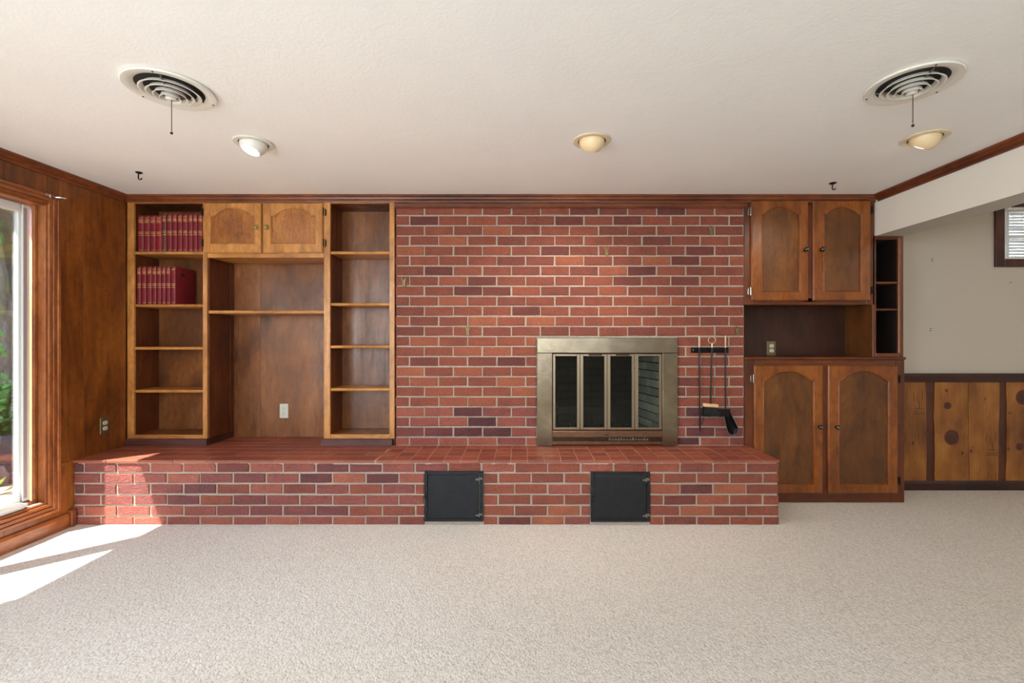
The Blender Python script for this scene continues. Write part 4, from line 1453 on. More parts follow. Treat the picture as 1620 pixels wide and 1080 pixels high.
def knot(pl, px, py, rpx):
    x, z, r = X(px, RR), Z(py, RR), rpx * RR / 720
    rot = Matrix.Rotation(math.radians(90), 3, 'X')
    bm = BM()
    prof = [(0.0, 0.0016), (r * .3, 0.0012), (r * .38, 0.0002), (r * .72, 0.0006), (r * .8, 0.0014), (r * .96, 0.0014), (r, 0.0)]
    lathe(bm, prof, (x, RR - 0.009, z), 20, rot)
    for f in bm.faces:
        c = f.calc_center_median()
        d = math.hypot(c.x - x, c.z - z) / r
        f.material_index = 1 if d < 0.35 else (2 if 0.45 < d < 0.74 and rpx > 8 else 0)
    obj('knot', bm, [M['pine_mark'], M['pine_core'], M['batten']], pl)


def slash(pl, px, py):
    bm = BM()
    s = RR / 720
    x, z = X(px, RR), Z(py, RR)
    y0, y1 = RR - 0.0098, RR - 0.0088
    for dz, w in ((0.0, 9), (-3.2, 9), (4.6, 7.5)):
        box(bm, x - w * s, x + w * s, y0, y1, z + dz * s - .0022, z + dz * s + .0022)
    box(bm, x - .002, x + .002, y0, y1, z + 5 * s, z + 17 * s)
    for dx, dz, h in ((-9, 26, 9), (-3, 22, 8), (5, 28, 10), (-7, -38, 10), (-1, -42, 9), (5, -36, 11)):
        box(bm, x + dx * s - .0012, x + dx * s + .0012, y0, y1, z + dz * s - h * s, z + dz * s + h * s * .6)
    obj('grain_mark', bm, M['pine_slash'], pl)


# repeating sheet: plank 1431-1464, batten, plank 1476-1530, plank 1530-1579, batten, plank 1591-...
P = [(1420, 1463.5, 1, 2), (1477, 1530.3, 3, 4), (1531.2, 1578.5, 4, 5), (1590.5, 1644, 6, 7), (1645, 1692, 7, 8), (1704, 1758, 9, 10), (1759, 1806, 10, 11), (1818, 1860, 12, 13)]
pls = [plank(X(a, RR), X(b, RR), s, t) for a, b, s, t in P]
knot(pls[1], 1497.5, 641.3, 5.8); knot(pls[1], 1504, 691.3, 11.8)
knot(pls[3], 1617, 628.3, 12); knot(pls[3], 1611.3, 706, 6); knot(pls[5], 1730, 660, 12)
slash(pls[0], 1453, 651); slash(pls[2], 1568, 716)
# nails and marks in the rear wall
for i, (px, py, lab) in enumerate(((1474, 411, 'pair of small nails in the greige wall, upper'), (1471.5, 521, 'pair of small nails in the greige wall, lower'))):
    t_ = thing('wall_nail', (X(px, RR), RR, Z(py, RR)), lab, 'nail', 'nails in the rear wall')
    for dx, dz in ((0.001, 0.008), (-0.002, -0.009)):
        bm = BM(); tube(bm, [(X(px, RR) + dx, RR - 0.012, Z(py, RR) + dz), (X(px, RR) + dx, RR + 0.001, Z(py, RR) + dz)], 0.003, 8)
        obj('nail', bm, M['clip_metal'], t_)
bm = BM(); tube(bm, [(X(1596, RR), RR - 0.006, Z(447.5, RR)), (X(1600, RR), RR - 0.004, Z(446.5, RR))], 0.002, 6)
tag(obj('picture_pin', bm, M['slot']), 'tiny bent pin in the greige wall under the small window', 'pin')

# ------------------------------------------------------------------ books
def book(x0, w, h, zs, yfront, depth, cloth, label, group, field='gilt', plain_title=False, mark=False, tilt=0.0):
    root = thing('book', (x0 + w / 2, yfront + depth / 2, zs), label, 'book', group)
    w2 = w - 0.0012
    xa, xb = x0 + 0.0006, x0 + 0.0006 + w2
    z0, z1 = zs + 0.0005, zs + h
    t = 0.0028
    bm = BM()
    n = 6
    pts = []
    for i in range(n + 1):
        a = math.pi * i / n
        pts.append((xa + w2 / 2 - w2 / 2 * math.cos(a), yfront + 0.006 - 0.006 * math.sin(a)))
    out = [(xa, yfront + depth)] + pts + [(xb, yfront + depth)]
    inn = [(xb - t, yfront + depth), (xb - t, yfront + 0.012), (xa + t, yfront + 0.012), (xa + t, yfront + depth)]
    poly = out + inn
    lo = [bm.verts.new((x, y, z0)) for x, y in poly]
    hi = [bm.verts.new((x, y, z1)) for x, y in poly]
    m = len(poly)
    for i in range(m):
        bm.faces.new((lo[i], lo[(i + 1) % m], hi[(i + 1) % m], hi[i]))
    bm.faces.new(hi); bm.faces.new(lo[::-1])
    cv = obj('cover', bm, cloth, root, True)
    bm = BM(); box(bm, xa + t, xb - t, yfront + 0.0125, yfront + depth - 0.004, z0 + 0.004, z1 - 0.004)
    obj('pages', bm, M['paper'], root)
    # gilt: thin curved plates laid on the spine
    def plate(bm, za, zb, f0=0.06, f1=0.94):
        k = 5
        A, B = [], []
        for i in range(k + 1):
            u = f0 + (f1 - f0) * i / k
            x = xa + w2 * u
            cc = max(-1, min(1, 1 - 2 * u))
            y = yfront + 0.006 - 0.006 * math.sqrt(1 - cc * cc) - 0.0004
            A.append(bm.verts.new((x, y, za))); B.append(bm.verts.new((x, y, zb)))
        for i in range(k):
            bm.faces.new((A[i], A[i + 1], B[i + 1], B[i]))
    bm = BM()
    rs = random.Random(int(x0 * 1000))
    H = h
    zt = lambda f: z0 + H * f
    for f in (0.93, 0.895 + rs.uniform(-.01, .01)):
        plate(bm, zt(f), zt(f) + 0.003, 0.2, 0.85)
    if not plain_title:
        zz = zt(0.86)
        while zz > zt(0.80):
            plate(bm, zz, zz + 0.0034, rs.uniform(.12, .3), rs.uniform(.7, .9))
            zz -= 0.0065
    for f, hh in ((0.535, 0.0035), (0.492, 0.0035), (0.44, 0.004)):
        plate(bm, zt(f), zt(f) + hh)
    plate(bm, zt(0.512), zt(0.512) + 0.002, 0.35, 0.7)
    plate(bm, zt(0.035), zt(0.035) + 0.0025, 0.2, 0.9)
    obj('gilt_lettering', bm, M['gilt'], root)['kind'] = 'stuff'
    bm = BM(); k = 5
    plate(bm, zt(0.785), zt(0.875), 0.08, 0.92)
    for v in bm.verts: v.co.y += 0.0002
    obj('title_field', bm, M['gilt_red'] if not plain_title else M['cloth_red'], root)
    if mark:
        yc, zc_ = yfront + 0.075, z0 + h * 0.80
        bm = BM(); xx = xb + 0.0002
        for (a, b, c, d) in ((-0.03, -0.027, -.008, .008), (0.027, 0.03, -.008, .008)):
            box(bm, xx - .0004, xx + .0006, yc + a, yc + b, zc_ + c, zc_ + d)
        obj('cover_emblem', bm, M['clip_metal'], root)
        bm = BM(); box(bm, xx - .0004, xx + .0003, yc - 0.027, yc + 0.027, zc_ - .008, zc_ + .008)
        obj('cover_emblem', bm, M['slot'], root)


ordn = ['first', 'second', 'third', 'fourth', 'fifth', 'sixth', 'seventh', 'eighth', 'ninth', 'tenth', 'eleventh', 'twelfth', 'thirteenth']
BF = W + 0.016
r1 = [(103, 160), (160, 217), (217, 273), (273, 329), (331, 376), (378, 428), (430, 476), (479, 526), (528, 577), (580, 625), (626, 670), (672, 718), (719, 745)]
s1 = Z(397.2)
for i, (a, b) in enumerate(r1):
    xa, xb = X(200 + a / 6, BF), X(200 + b / 6, BF)
    if i == 12: xb = min(xb, X(321.2) + 0.004)
    top = Z(340.9, BF) if i < 4 else Z(338.2, BF)
    what = 'slightly shorter maroon book' if i < 4 else 'faded brown maroon book' if i == 4 else 'maroon gilt book'
    extra = ', at its right end' if i == 12 else ''
    book(xa, xb - xa, top - s1 - 0.0, s1, BF, 0.215, M['cloth_brown'] if i == 4 else (M['cloth_red'] if i == 3 else M['cloth']),
         f'{what} on the upper book shelf, {ordn[i]} from the left{extra}', 'maroon books on the upper shelf')
r2 = [(94, 134), (139, 184), (189, 237), (239, 281), (283, 326), (328, 368), (370, 414), (417, 463)]
s2 = Z(481)
for i, (a, b) in enumerate(r2):
    xa, xb = X(200 + a / 6, BF), X(200 + b / 6, BF)
    lab = f'maroon gilt book on the lower book shelf, {ordn[i]} from the left' if i < 7 else 'last maroon book on the lower book shelf, its dark front cover showing'
    book(xa + 0.0, xb - xa, Z(421.4, BF) - s2, s2, BF, 0.21, M['cloth'], lab, 'maroon books on the lower shelf', plain_title=(i == 7), mark=(i == 7))


# ------------------------------------------------------------------ outlets
def outlet(loc, rot, label, plate_mat, face_mat, decora=False):
    root = thing('power_outlet', loc, label, 'outlet')
    L = Vector(loc)
    R = Matrix.Rotation(rot, 3, 'Z')

    def put(name, bm, mat, par, smooth=False):
        for v in bm.verts: v.co = R @ v.co + L
        return obj(name, bm, mat, par, smooth)
    bm = BM(); box(bm, -0.036, 0.036, -0.007, 0.0, -0.059, 0.059, 0.0035); p = put('wall_plate', bm, plate_mat, root)
    if decora:
        bm = BM(); box(bm, -0.017, 0.017, -0.010, -0.0065, -0.034, 0.034, 0.0015); r = put('receptacle', bm, face_mat, root)
        cs = (0.018, -0.018)
    else:
        for s in (0.0195, -0.0195):
            bm = BM()
            pts = []
            for i in range(16):
                a = 2 * math.pi * i / 16
                pts.append((0.0172 * math.cos(a), s + max(-0.0135, min(0.0135, 0.0172 * math.sin(a)))))
            prism(bm, pts, -0.011, -0.0065, 'y')
            r = put('receptacle', bm, face_mat, root)
        cs = (0.0195, -0.0195)
    fy = -0.0112 if not decora else -0.0102
    for s in cs:
        bm = BM()
        box(bm, -0.0075, -0.0055, fy, fy + 0.001, s - 0.001, s + 0.008)
        box(bm, 0.0052, 0.0072, fy, fy + 0.001, s - 0.0, s + 0.0075)
        prism(bm, [(0.003 * math.cos(a * math.pi / 4), s - 0.007 + 0.003 * math.sin(a * math.pi / 4)) for a in range(8)], fy, fy + 0.001, 'y')
        put('slots', bm, M['slot'], root)
    bm = BM(); lathe(bm, [(0, 0.0095), (0.0025, 0.009), (0.003, 0.007)], (0, 0, 0), 8, Matrix.Rotation(math.radians(90), 3, 'X'))
    put('screw', bm, M['chrome'], root)


outlet((XL + 0.0, 3.222, 0.612), math.radians(90), 'steel plated power outlet on the panelled left wall, above the hearth', M['plate_brass'], M['plate_ivory'])
outlet((X(449.7, RB), RB, Z(649.7, RB)), 0, 'ivory power outlet on the back of the wide recess', M['plate_ivory'], M['plate_ivory'], True)
outlet((X(1219.7, WB), WB, BT + 0.0605), 0, 'dull brass plated power outlet in the dark nook above the base cabinet', M['plate_brass'], M['plate_ivory'])


# ------------------------------------------------------------------ brick clips
def clip(px, py, label, dark=False):
    x, z = X(px), Z(py)
    root = thing('brick_clip', (x, W, z), label, 'clip', 'brass picture clips on the brick wall')
    y = W - 0.006
    bm = BM()
    pts = [(-0.011, -0.034), (0.011, -0.034), (0.012, 0.004), (0.021, 0.026), (0.016, 0.034), (0.011, 0.031), (0.003, 0.016), (-0.003, 0.016), (-0.010, 0.033), (-0.017, 0.033), (-0.021, 0.026), (-0.012, 0.004)]
    pts = [(x + a * .95, z + b * 1.0) for a, b in pts]
    prism(bm, pts, y - 0.004, y, 'y', 0.0)
    b = obj('clip_body', bm, M['clip_metal'], root)
    bm = BM()
    tube(bm, [(x - 0.006, y - 0.003, z + 0.03), (x - 0.006, W - 0.002, z + 0.037)], 0.002, 6)
    tube(bm, [(x + 0.006, y - 0.003, z - 0.03), (x + 0.004, W - 0.002, z - 0.037)], 0.002, 6)
    obj('spring_tab', bm, M['clip_metal'], root)
    bm = BM(); tube(bm, [(x, y - 0.0048, z - 0.004), (x, y - 0.0035, z - 0.004)], 0.0022, 6); tube(bm, [(x - .001, y - 0.0048, z - 0.022), (x - .001, y - 0.0035, z - 0.022)], 0.0018, 6)
    obj('rivet', bm, M['slot'], root)


clip(639.2, 446.5, 'brass picture clip at the left edge of the brick wall, beside the bookcase')
clip(959.5, 397.5, 'brass picture clip in the upper middle of the brick wall, above the fireplace')
clip(1124.3, 364.5, 'brass picture clip near the top right corner of the brick wall')
clip(740, 523, 'brass picture clip on the bricks left of the fireplace surround')
clip(1165.5, 523, 'dark brass picture clip on the bricks just above right of the fire tools')

# ------------------------------------------------------------------ fire tools
ty = W - 0.035
rk = thing('tool_rack', (X(1121.5), W, Z(553)), 'black steel rack bar fixed to the bricks, holding the fire tools', 'tool rack')
bm = BM(); box(bm, X(1092), X(1151.6), W - 0.012, W - 0.004, Z(557.8), Z(549.4), 0.002); obj('back_plate', bm, M['black_paint'], rk)
for px in (1103, 1123, 1144.3):
    for s in (-1, 1):
        bm = BM(); x = X(px) + s * 0.011
        tube(bm, [(x, W - 0.012, Z(553)), (x, ty + 0.004, Z(553.4)), (x, ty - 0.008, Z(552.6))], 0.003, 6)
        obj('prong', bm, M['black_paint'], rk)
for px in (1096, 1149):
    bm = BM(); lathe(bm, [(0, 0.004), (0.004, 0.003), (0.005, 0.0)], (X(px), W - 0.012, Z(553.6)), 8, Matrix.Rotation(math.radians(90), 3, 'X')); obj('screw', bm, M['damper'], rk)


def twist_handle(root, x, z0, z1):
    bm = BM()
    n = 40
    for ph in (0, math.pi):
        pts = [(x + 0.0026 * math.cos(ph + i * .75), ty + 0.0026 * math.sin(ph + i * .75), z0 + (z1 - z0) * i / n) for i in range(n + 1)]
        tube(bm, pts, 0.0034, 6)
    lathe(bm, [(0, 0.006), (0.005, 0.003), (0.006, 0), (0.005, -0.003), (0, -0.004)], (x, ty, z1), 10)
    lathe(bm, [(0, 0.005), (0.0075, 0.004), (0.0078, 0), (0.005, -0.004), (0, -0.004)], (x, ty, z0), 10)
    obj('handle', bm, M['bright_brass'], root, True)


x = X(1103)
pk = thing('poker', (x, ty, Z(684)), 'black fire poker with twisted brass handle, leftmost tool on the rack', 'fire tool')
twist_handle(pk, x, Z(548.5), Z(532.4))
bm = BM(); tube(bm, [(x, ty, Z(549)), (x + 0.002, ty, Z(560)), (x + 0.006, ty, Z(640)), (x + 0.009, ty, Z(660)), (x + 0.006, ty, Z(672)), (x + 0.010, ty, Z(683))], [0.0055, 0.0058, 0.0058, 0.0068, 0.0072, 0.002], 8); obj('shaft', bm, M['black_paint'], pk, True)
bm = BM(); tube(bm, [(x + 0.006, ty, Z(671)), (x + 0.018, ty, Z(668.5)), (x + 0.030, ty, Z(662)), (x + 0.036, ty, Z(656))], [0.004, 0.0036, 0.003, 0.0014], 8); obj('hook', bm, M['black_paint'], pk, True)

x = X(1123.2)
br_ = thing('hearth_brush', (x, ty, Z(657)), 'hearth brush with pale wooden block and brass ring handle, middle tool on the rack', 'fire tool')
bm = BM(); zc_ = Z(537.8); R_ = 0.0268
tube(bm, [(x + R_ * math.cos(2 * math.pi * i / 28), ty, zc_ + R_ * .95 * math.sin(2 * math.pi * i / 28)) for i in range(28)], 0.0034, 6, True)
tube(bm, [(x, ty, zc_ - R_), (x, ty, Z(549.4))], 0.0048, 8)
obj('ring_handle', bm, M['bright_brass'], br_, True)
xb_ = X(1121.2)
bm = BM(); tube(bm, [(x, ty, Z(549.4)), (x - 0.002, ty, Z(570)), (xb_, ty, Z(637.6))], 0.0062, 8); obj('shaft', bm, M['black_paint'], br_, True)
bm = BM(); box(bm, X(1109), X(1132.2), ty - 0.02, ty + 0.02, Z(642.6), Z(637.2), 0.006, 2)
bmesh.ops.rotate(bm, cent=(xb_, ty, Z(640)), matrix=Matrix.Rotation(math.radians(4.5), 3, 'Y'), verts=bm.verts)
obj('brush_block', bm, M['light_wood'], br_, True)
bm = BM()
rs = random.Random(8)
for i in range(34):
    for j in range(5):
        bx = X(1110.5) + (X(1130.5) - X(1110.5)) * i / 33
        by = ty - 0.014 + 0.028 * j / 4
        sp = (i / 33 - .4) * 0.022
        tube(bm, [(bx, by, Z(642.3)), (bx + sp * .5, by * 1.0, Z(650)), (bx + sp + rs.uniform(-.003, .003), by + (j - 2) * .002, Z(657) + rs.uniform(-.004, .004))], [0.0022, 0.002, 0.0012], 4)
o = obj('bristles', bm, M['bristle'], br_); o['kind'] = 'stuff'

x = X(1144.2)
sh = thing('ash_shovel', (x, ty, Z(686)), 'black ash shovel turned sideways with twisted brass handle, rightmost tool on the rack', 'fire tool')
twist_handle(sh, x, Z(549.0), Z(531.6))
bm = BM(); tube(bm, [(x, ty, Z(549)), (x + 0.001, ty, Z(600)), (x + 0.002, ty, Z(650))], 0.0056, 8); obj('shaft', bm, M['black_paint'], sh, True)
bm = BM(); box(bm, X(1133), X(1150.5), ty - 0.016, ty + 0.012, Z(657.5), Z(645.5), 0.004); obj('collar', bm, M['black_paint'], sh)
# pan: a shallow scoop swung down to the right
bm = BM()
p0 = Vector((X(1145), ty, Z(653))); p1 = Vector((X(1156.5), ty - 0.004, Z(685)))
d_ = (p1 - p0); Ln = d_.length; d_.normalize()
s_ = Vector((0, -1, 0)).cross(d_).normalized()
grid = []
for i in range(13):
    u = i / 12
    hw = 0.026 + 0.016 * min(1, u * 1.6)
    if u > 0.75: hw *= math.sqrt(max(0.02, 1 - ((u - .75) / .25) ** 2 * .85))
    row = []
    for j in range(9):
        v = -1 + 2 * j / 8
        c_ = p0 + d_ * (Ln * u) + s_ * (hw * v) + Vector((0, -0.020 * abs(v) ** 2.5 + (-0.008 if i == 0 else 0.004 * math.sin(u * 3)), 0))
        row.append(bm.verts.new(c_))
    grid.append(row)
for i in range(12):
    for j in range(8):
        bm.faces.new((grid[i][j], grid[i][j + 1], grid[i + 1][j + 1], grid[i + 1][j]))
bmesh.ops.solidify(bm, geom=bm.faces, thickness=0.0025)
obj('pan', bm, M['black_paint'], sh, True)
bm = BM()
edge = [grid_p for grid_p in []]
tube(bm, [p0 + d_ * (Ln * u) + s_ * ((0.026 + 0.016 * min(1, u * 1.6)) * k) + Vector((0, -0.022, 0)) for u, k in ((0.05, 1), (0.4, 1), (0.75, 1), (0.93, .72), (1.0, 0), (0.93, -.72), (0.75, -1), (0.4, -1), (0.05, -1))], 0.0022, 6)
obj('rim', bm, M['damper'], sh, True)


# ------------------------------------------------------------------ ceiling: vents, eyeball lights, hooks
def vent(cx, cy, r, chain_len, label, rotz):
    root = thing('ceiling_vent', (cx, cy, CZ), label, 'vent', 'round ceiling air vents')
    z = CZ
    bm = BM(); lathe(bm, [(r * .985, z - 0.001), (r, z - 0.006), (r * .985, z - 0.011), (r * .86, z - 0.012), (r * .78, z - 0.006), (r * .735, z - 0.0015)], (cx, cy, 0), 64)
    obj('flange', bm, M['white_metal'], root, True)
    bm = BM(); lathe(bm, [(r * .74, z - 0.001), (0, z - 0.001)], (cx, cy, 0), 48); obj('duct_shade', bm, M['duct'], root)  # flat dark disc in place of the shaded duct opening
    for i, (rr, dz) in enumerate(((.665, .020), (.52, .029), (.375, .037), (.235, .044))):
        R0 = r * rr
        zz = z - dz
        bm = BM(); lathe(bm, [(R0 * .83, z - dz + 0.017), (R0 * .87, zz + 0.006), (R0 * .95, zz), (R0, zz + 0.001), (R0 * .955, zz + 0.002), (R0 * .88, zz + 0.009), (R0 * .84, z - dz + 0.0175)], (cx, cy, 0), 56)
        obj('ring', bm, M['white_metal'], root, True)
    bm = BM(); lathe(bm, [(r * .12, z - 0.030), (r * .115, z - 0.043), (r * .07, z - 0.047), (0, z - 0.047)], (cx, cy, 0), 32); obj('centre_cap', bm, M['white_metal'], root, True)
    for k in range(3):
        a = rotz + 2.2 + k * 2 * math.pi / 3
        bm = BM()
        p = Vector((math.cos(a), math.sin(a), 0)); q = Vector((-math.sin(a), math.cos(a), 0)) * 0.005
        c = Vector((cx, cy, 0))
        pts = [c + p * r * .13, c + p * r * .73]
        tube(bm, [(pts[0].x, pts[0].y, z - 0.026), (pts[1].x, pts[1].y, z - 0.006)], 0.004, 4)
        obj('strut', bm, M['damper'], root)
    for k in range(3):
        a = rotz + k * 2 * math.pi / 3
        bm = BM(); lathe(bm, [(0, z - 0.015), (0.003, z - 0.014), (0.004, z - 0.0115)], (cx + r * .92 * math.cos(a), cy + r * .92 * math.sin(a), 0), 8)
        obj('screw', bm, M['slot'], root)
    bm = BM()
    n = int(chain_len / 0.0068)
    for i in range(n):
        bmesh.ops.create_icosphere(bm, subdivisions=1, radius=0.0027, matrix=Matrix.Translation((cx + .004, cy, z - 0.047 - i * 0.0068)))
    tube(bm, [(cx + .004, cy, z - 0.047), (cx + .004, cy, z - 0.047 - chain_len)], 0.0007, 4)
    lathe(bm, [(0, .006), (.0045, .004), (.0055, -.004), (0, -.006)], (cx + .004, cy, z - 0.049 - chain_len), 8)
    ch = obj('pull_chain', bm, M['vent_dark'], root); ch['kind'] = 'stuff'
    return root


vent(-1.512, 1.958, 0.168, 0.140, 'round white ceiling vent with bead chain on the left, nearest the window', 0.8)
vent(1.640, 1.915, 0.166, 0.128, 'round white ceiling vent with bead chain on the right, near the beam', 0.3)


def eyeball(cx, cy, r, tilt, label, ball_mat, ring_mat, lens_mat, lcol, energy, rb=0.069):
    root = thing('eyeball_light', (cx, cy, CZ), label, 'ceiling light', 'recessed eyeball ceiling lights')
    z = CZ
    bm = BM(); lathe(bm, [(r * .98, z - 0.0005), (r, z - 0.004), (r * .96, z - 0.008), (rb * 1.10, z - 0.007), (rb * 1.07, z - 0.001)], (cx, cy, 0), 56)
    obj('trim_ring', bm, ring_mat, root, True)
    bm = BM(); lathe(bm, [(rb * 1.075, z - 0.0008), (0, z - 0.0008)], (cx, cy, 0), 40); obj('housing', bm, M['duct'], root)  # flat dark disc in place of the shaded recess
    d = Vector(tilt).normalized()
    rot = Vector((0, 0, -1)).rotation_difference(d).to_matrix()
    c = Vector((cx, cy, z - 0.002))
    # ball from just above the ceiling line to the lens rim; the part above the ceiling is inside the housing
    prof = []
    for i in range(15):
        a = math.radians(150 - (150 - 44) * i / 14)
        prof.append((rb * math.sin(a), -rb * math.cos(a)))
    prof += [(rb * math.sin(math.radians(44)) - 0.003, -rb * math.cos(math.radians(44)) + 0.0005), (rb * math.sin(math.radians(44)) - 0.004, -rb * math.cos(math.radians(44)) + 0.008)]
    bm = BM(); lathe(bm, prof, c, 40, rot)
    # keep only what hangs below the ceiling
    bmesh.ops.bisect_plane(bm, geom=bm.verts[:] + bm.edges[:] + bm.faces[:], plane_co=(0, 0, z - 0.0005), plane_no=(0, 0, 1), clear_outer=True)
    obj('eyeball', bm, ball_mat, root, True)
    rl = rb * math.sin(math.radians(44)) - 0.004
    zl = -rb * math.cos(math.radians(44)) + 0.004
    bm = BM(); lathe(bm, [(rl, zl), (rl * .7, zl - 0.004), (0, zl - 0.007)], c, 32, rot)
    obj('lens', bm, lens_mat, root, True)
    ld = bpy.data.lights.new('lamp', 'SPOT')
    ld.energy = energy; ld.color = lcol; ld.spot_size = math.radians(105); ld.spot_blend = 0.8; ld.shadow_soft_size = 0.03
    lo = bpy.data.objects.new('lamp', ld)
    COL.objects.link(lo)
    lo.parent = root
    lo.location = (c + d * (rb + 0.012)) - Vector((cx, cy, CZ))
    lo.rotation_euler = (-d).to_track_quat('Z', 'Y').to_euler()
    return root


eyeball(-1.47, 2.492, 0.102, (-0.22, -0.30, -1), 'lit white eyeball ceiling light on the left, its glowing lens facing the room', M['white_metal'], M['white_metal'], M['lamp_cool'], (0.9, 0.95, 1.0), 14)
eyeball(0.377, 2.462, 0.103, (-0.1, 0.62, -1), 'cream eyeball ceiling light in the middle, turned towards the brick wall', M['almond'], M['cream_metal'], M['lamp_cool'], (1.0, 0.9, 0.78), 34)
eyeball(2.147, 2.425, 0.105, (-0.25, 0.66, -1), 'almond eyeball ceiling light on the right, near the beam', M['almond'], M['cream_metal'], M['lamp_warm'], (1.0, 0.88, 0.74), 8)


def hook(cx, cy, label, s):
    root = thing('ceiling_hook', (cx, cy, CZ), label, 'hook', 'black hooks in the ceiling')
    bm = BM(); lathe(bm, [(0.0, CZ - 0.0), (0.021 * s, CZ - 0.0), (0.022 * s, CZ - 0.003), (0.012, CZ - 0.009), (0.0, CZ - 0.010)], (cx, cy, 0), 16)
    obj('base_plate', bm, M['black_paint'], root, True)
    bm = BM()
    pts = [(cx - 0.003, cy, CZ - 0.008), (cx - 0.003, cy, CZ - 0.022)]
    for i in range(9):
        a = math.radians(180 + i * 22)
        pts.append((cx + 0.007 + 0.011 * math.cos(a) , cy, CZ - 0.036 + 0.011 * math.sin(a)))
    tube(bm, pts, 0.0038, 8)
    obj('hook', bm, M['black_paint'], root, True)


hook(X(219.8, 2.93), 2.93, 'black hook in the ceiling over the left end of the hearth', 0.9)
hook(X(1317.5, 3.13), 3.13, 'black hook in the ceiling in front of the right wall cabinet', 1.05)

# ------------------------------------------------------------------ garden seen through the left window
bm = BM(); box(bm, -14, XL - 0.2, -8, 14, -0.35, -0.2)
g_ = struct('ground', bm, M['soil'])
dk = thing('garden_deck', (-3.9, 2.5, -0.1), 'weathered grey deck boards outside the left window', 'deck')
xx = -4.40
while xx < XL - 0.35:
    bm = BM(); box(bm, xx, xx + 0.137, -1.5, 6.5, -0.06, -0.02, 0.004)
    obj('board', bm, M['deck'], dk)
    xx += 0.143
rs = random.Random(11)


def boulder(x, y, z, sx, sy, sz, label, seed):
    bm = BM()
    bmesh.ops.create_icosphere(bm, subdivisions=3, radius=1.0)
    for v in bm.verts:
        p = v.co.copy()
        k = 1 + 0.16 * noise.noise(p * 1.3 + Vector((seed, 0, 0))) + 0.06 * noise.noise(p * 4 + Vector((seed, 3, 0)))
        q = Vector((max(-.8, min(.8, p.x)), max(-.8, min(.8, p.y)), max(-.62, min(.62, p.z)))) * k
        v.co = Vector((x + q.x * sx, y + q.y * sy, z + q.z * sz))
    tag(obj('garden_stone', bm, M['stone'], None, True), label, 'stone', 'stones edging the garden')


boulder(-4.80, 3.80, -0.06, 0.34, 0.34, 0.28, 'long low garden stone at the edge of the deck, nearest the glass', 1)
boulder(-5.0, 4.48, 0.0, 0.36, 0.30, 0.40, 'garden stone behind the low one, below the bush', 4)
boulder(-5.55, 4.05, 0.05, 0.34, 0.36, 0.42, 'tallest garden stone, in front of the bush', 7)
boulder(-4.85, 3.1, -0.06, 0.34, 0.4, 0.28, 'garden stone beside the deck, left of the others', 9)


def leaves(bm, c, rad, n, size, seed, flat=0.6):
    r = random.Random(seed)
    for i in range(n):
        u = Vector((r.gauss(0, 1), r.gauss(0, 1), r.gauss(0, 1)))
        u.normalize()
        p = Vector(c) + Vector((u.x * rad[0], u.y * rad[1], u.z * rad[2])) * (r.random() ** .4)
        d = Vector((r.uniform(-1, 1), r.uniform(-1, 1), r.uniform(-.6, .6))).normalized()
        s = d.cross(Vector((r.uniform(-1, 1), r.uniform(-1, 1), 1))).normalized()
        L = size * r.uniform(.7, 1.3)
        a, b, cc, dd = p, p + d * L * .5 + s * L * .28, p + d * L, p + d * L * .5 - s * L * .28
        bm.faces.new([bm.verts.new(q) for q in (a, b, cc, dd)])


bush = thing('garden_bush', (-5.55, 4.95, -0.2), 'leafy green bush growing at the foot of the tree', 'bush')
bm = BM(); leaves(bm, (-5.55, 4.95, 0.46), (0.42, 0.42, 0.34), 1100, 0.09, 1)
o = obj('foliage', bm, M['leaf'], bush); o['kind'] = 'stuff'
bm = BM()
for i in range(5):
    tube(bm, [(-5.55 + rs.uniform(-.1, .1), 4.95 + rs.uniform(-.1, .1), -0.2), (-5.55 + rs.uniform(-.3, .3), 4.95 + rs.uniform(-.3, .3), 0.5)], [0.02, 0.008], 6)
obj('stems', bm, M['bark'], bush)
pl = thing('garden_sprig', (-4.15, 3.62, -0.02), 'yellow green leafy sprig on the deck just outside the glass', 'plant')
for i, (a, b, c, L) in enumerate(((-4.14, 3.63, 0.0, 0.16), (-4.20, 3.60, 0.02, 0.13), (-4.10, 3.72, 0.01, 0.12))):
    bm = BM(); d = Vector((0.6 - i * .5, 0.5, 0.5)).normalized(); s = Vector((0.3, -0.6, 0.2)).normalized()
    p = Vector((a, b, c))
    pts = [p, p + d * L * .35 + s * L * .26, p + d * L * .7 + s * L * .2, p + d * L, p + d * L * .7 - s * L * .2, p + d * L * .35 - s * L * .26]
    bm.faces.new([bm.verts.new(q) for q in pts]); obj('leaf', bm, M['leaf_light'], pl)
bm = BM()
n1, n2 = 28, 40
rings = []
for j in range(n2 + 1):
    z = -0.3 + 5.0 * j / n2
    ring = []
    for i in range(n1):
        a = 2 * math.pi * i / n1
        fl = 1 + 0.35 * math.exp(-(z + .3) * 2.0)
        k = 0.62 * fl * (1 + 0.10 * noise.noise(Vector((math.cos(a) * 2, math.sin(a) * 2, z * .8))) + 0.05 * noise.noise(Vector((math.cos(a) * 7, math.sin(a) * 7, z * 2))))
        ring.append(bm.verts.new((-6.9 + k * math.cos(a), 5.95 + k * math.sin(a), z)))
    rings.append(ring)
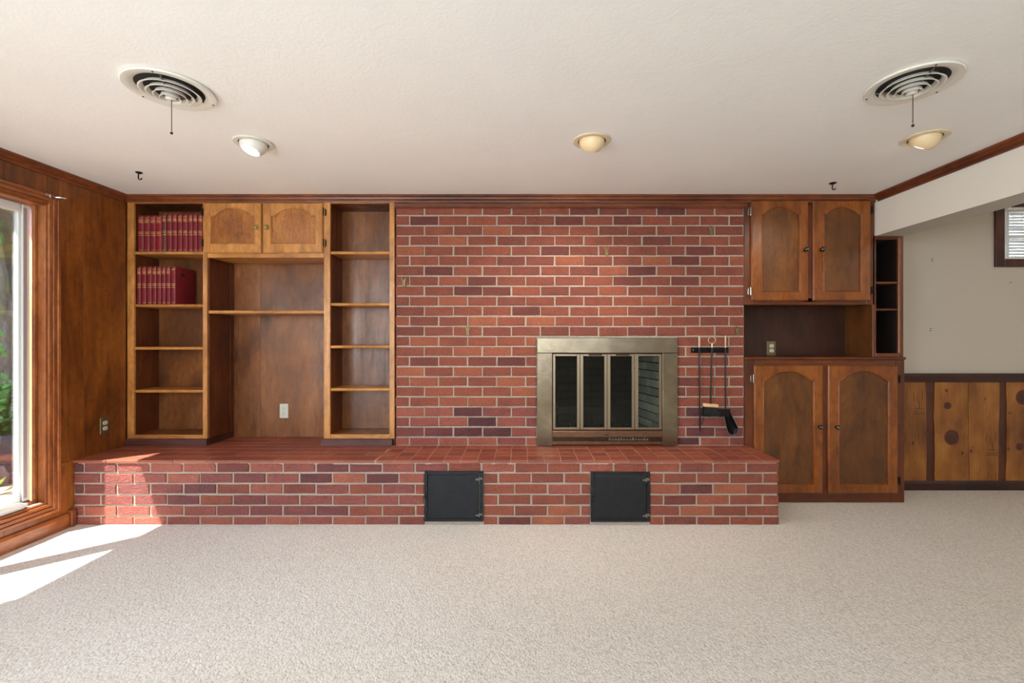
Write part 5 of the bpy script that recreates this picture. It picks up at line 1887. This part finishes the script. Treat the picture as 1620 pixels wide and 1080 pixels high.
for a, b in zip(rings, rings[1:]):
    for i in range(n1):
        bm.faces.new((a[i], a[(i + 1) % n1], b[(i + 1) % n1], b[i]))
tr = thing('garden_tree', (-6.9, 5.95, -0.2), 'thick mossy tree trunk with ivy outside the left window', 'tree')
obj('trunk', bm, M['bark'], tr, True)
bm = BM()
r = random.Random(4)
for i in range(900):
    a = r.uniform(3.2, 6.6); z = r.uniform(0.2, 4.2)
    if noise.noise(Vector((a * 1.4, z * .9, 5))) < 0.02: continue
    k = 0.69
    p = Vector((-6.9 + k * math.cos(a), 5.95 + k * math.sin(a), z))
    t_ = Vector((-math.sin(a), math.cos(a), 0)); up = Vector((0, 0, 1)); s = r.uniform(.03, .06)
    th = r.uniform(0, 6.28)
    d = t_ * math.cos(th) + up * math.sin(th) ; e = t_ * -math.sin(th) + up * math.cos(th)
    out = Vector((math.cos(a), math.sin(a), 0)) * r.uniform(0, .03)
    bm.faces.new([bm.verts.new(p + out + q) for q in (d * s, e * s * .7, -d * s, -e * s * .7)])
o = obj('ivy', bm, M['leaf'], tr); o['kind'] = 'stuff'
hg = thing('garden_hedge', (-9.5, 5, -0.2), 'dark green hedge closing the garden behind the tree', 'hedge')
bm = BM(); leaves(bm, (-9.8, 6.5, 1.2), (1.2, 5.5, 1.8), 5000, 0.24, 9)
o = obj('foliage', bm, M['leaf'], hg); o['kind'] = 'stuff'

sd = thing('neighbour_siding', (5.5, 6.6, -0.2), 'white horizontal siding of the building outside the small rear window', 'house wall')
for i in range(26):
    z = -0.2 + i * 0.16
    bm = BM(); prism(bm, [(6.6, z), (6.588, z), (6.6, z + 0.16), (6.62, z + 0.16), (6.62, z)], 1.5, 11.5, 'x')
    obj('siding_board', bm, M['siding'], sd)
bm = BM(); box(bm, 0.5, 14, 3.95, 6.58, -0.35, -0.2)
struct('ground_rear', bm, M['soil'])

# unseen crown of the tree, added off-centre to shade the garden
bm = BM(); leaves(bm, (-8.4, 4.3, 5.2), (2.9, 3.0, 1.2), 4200, 0.42, 21)
o = obj('crown', bm, M['leaf'], tr); o['kind'] = 'stuff'
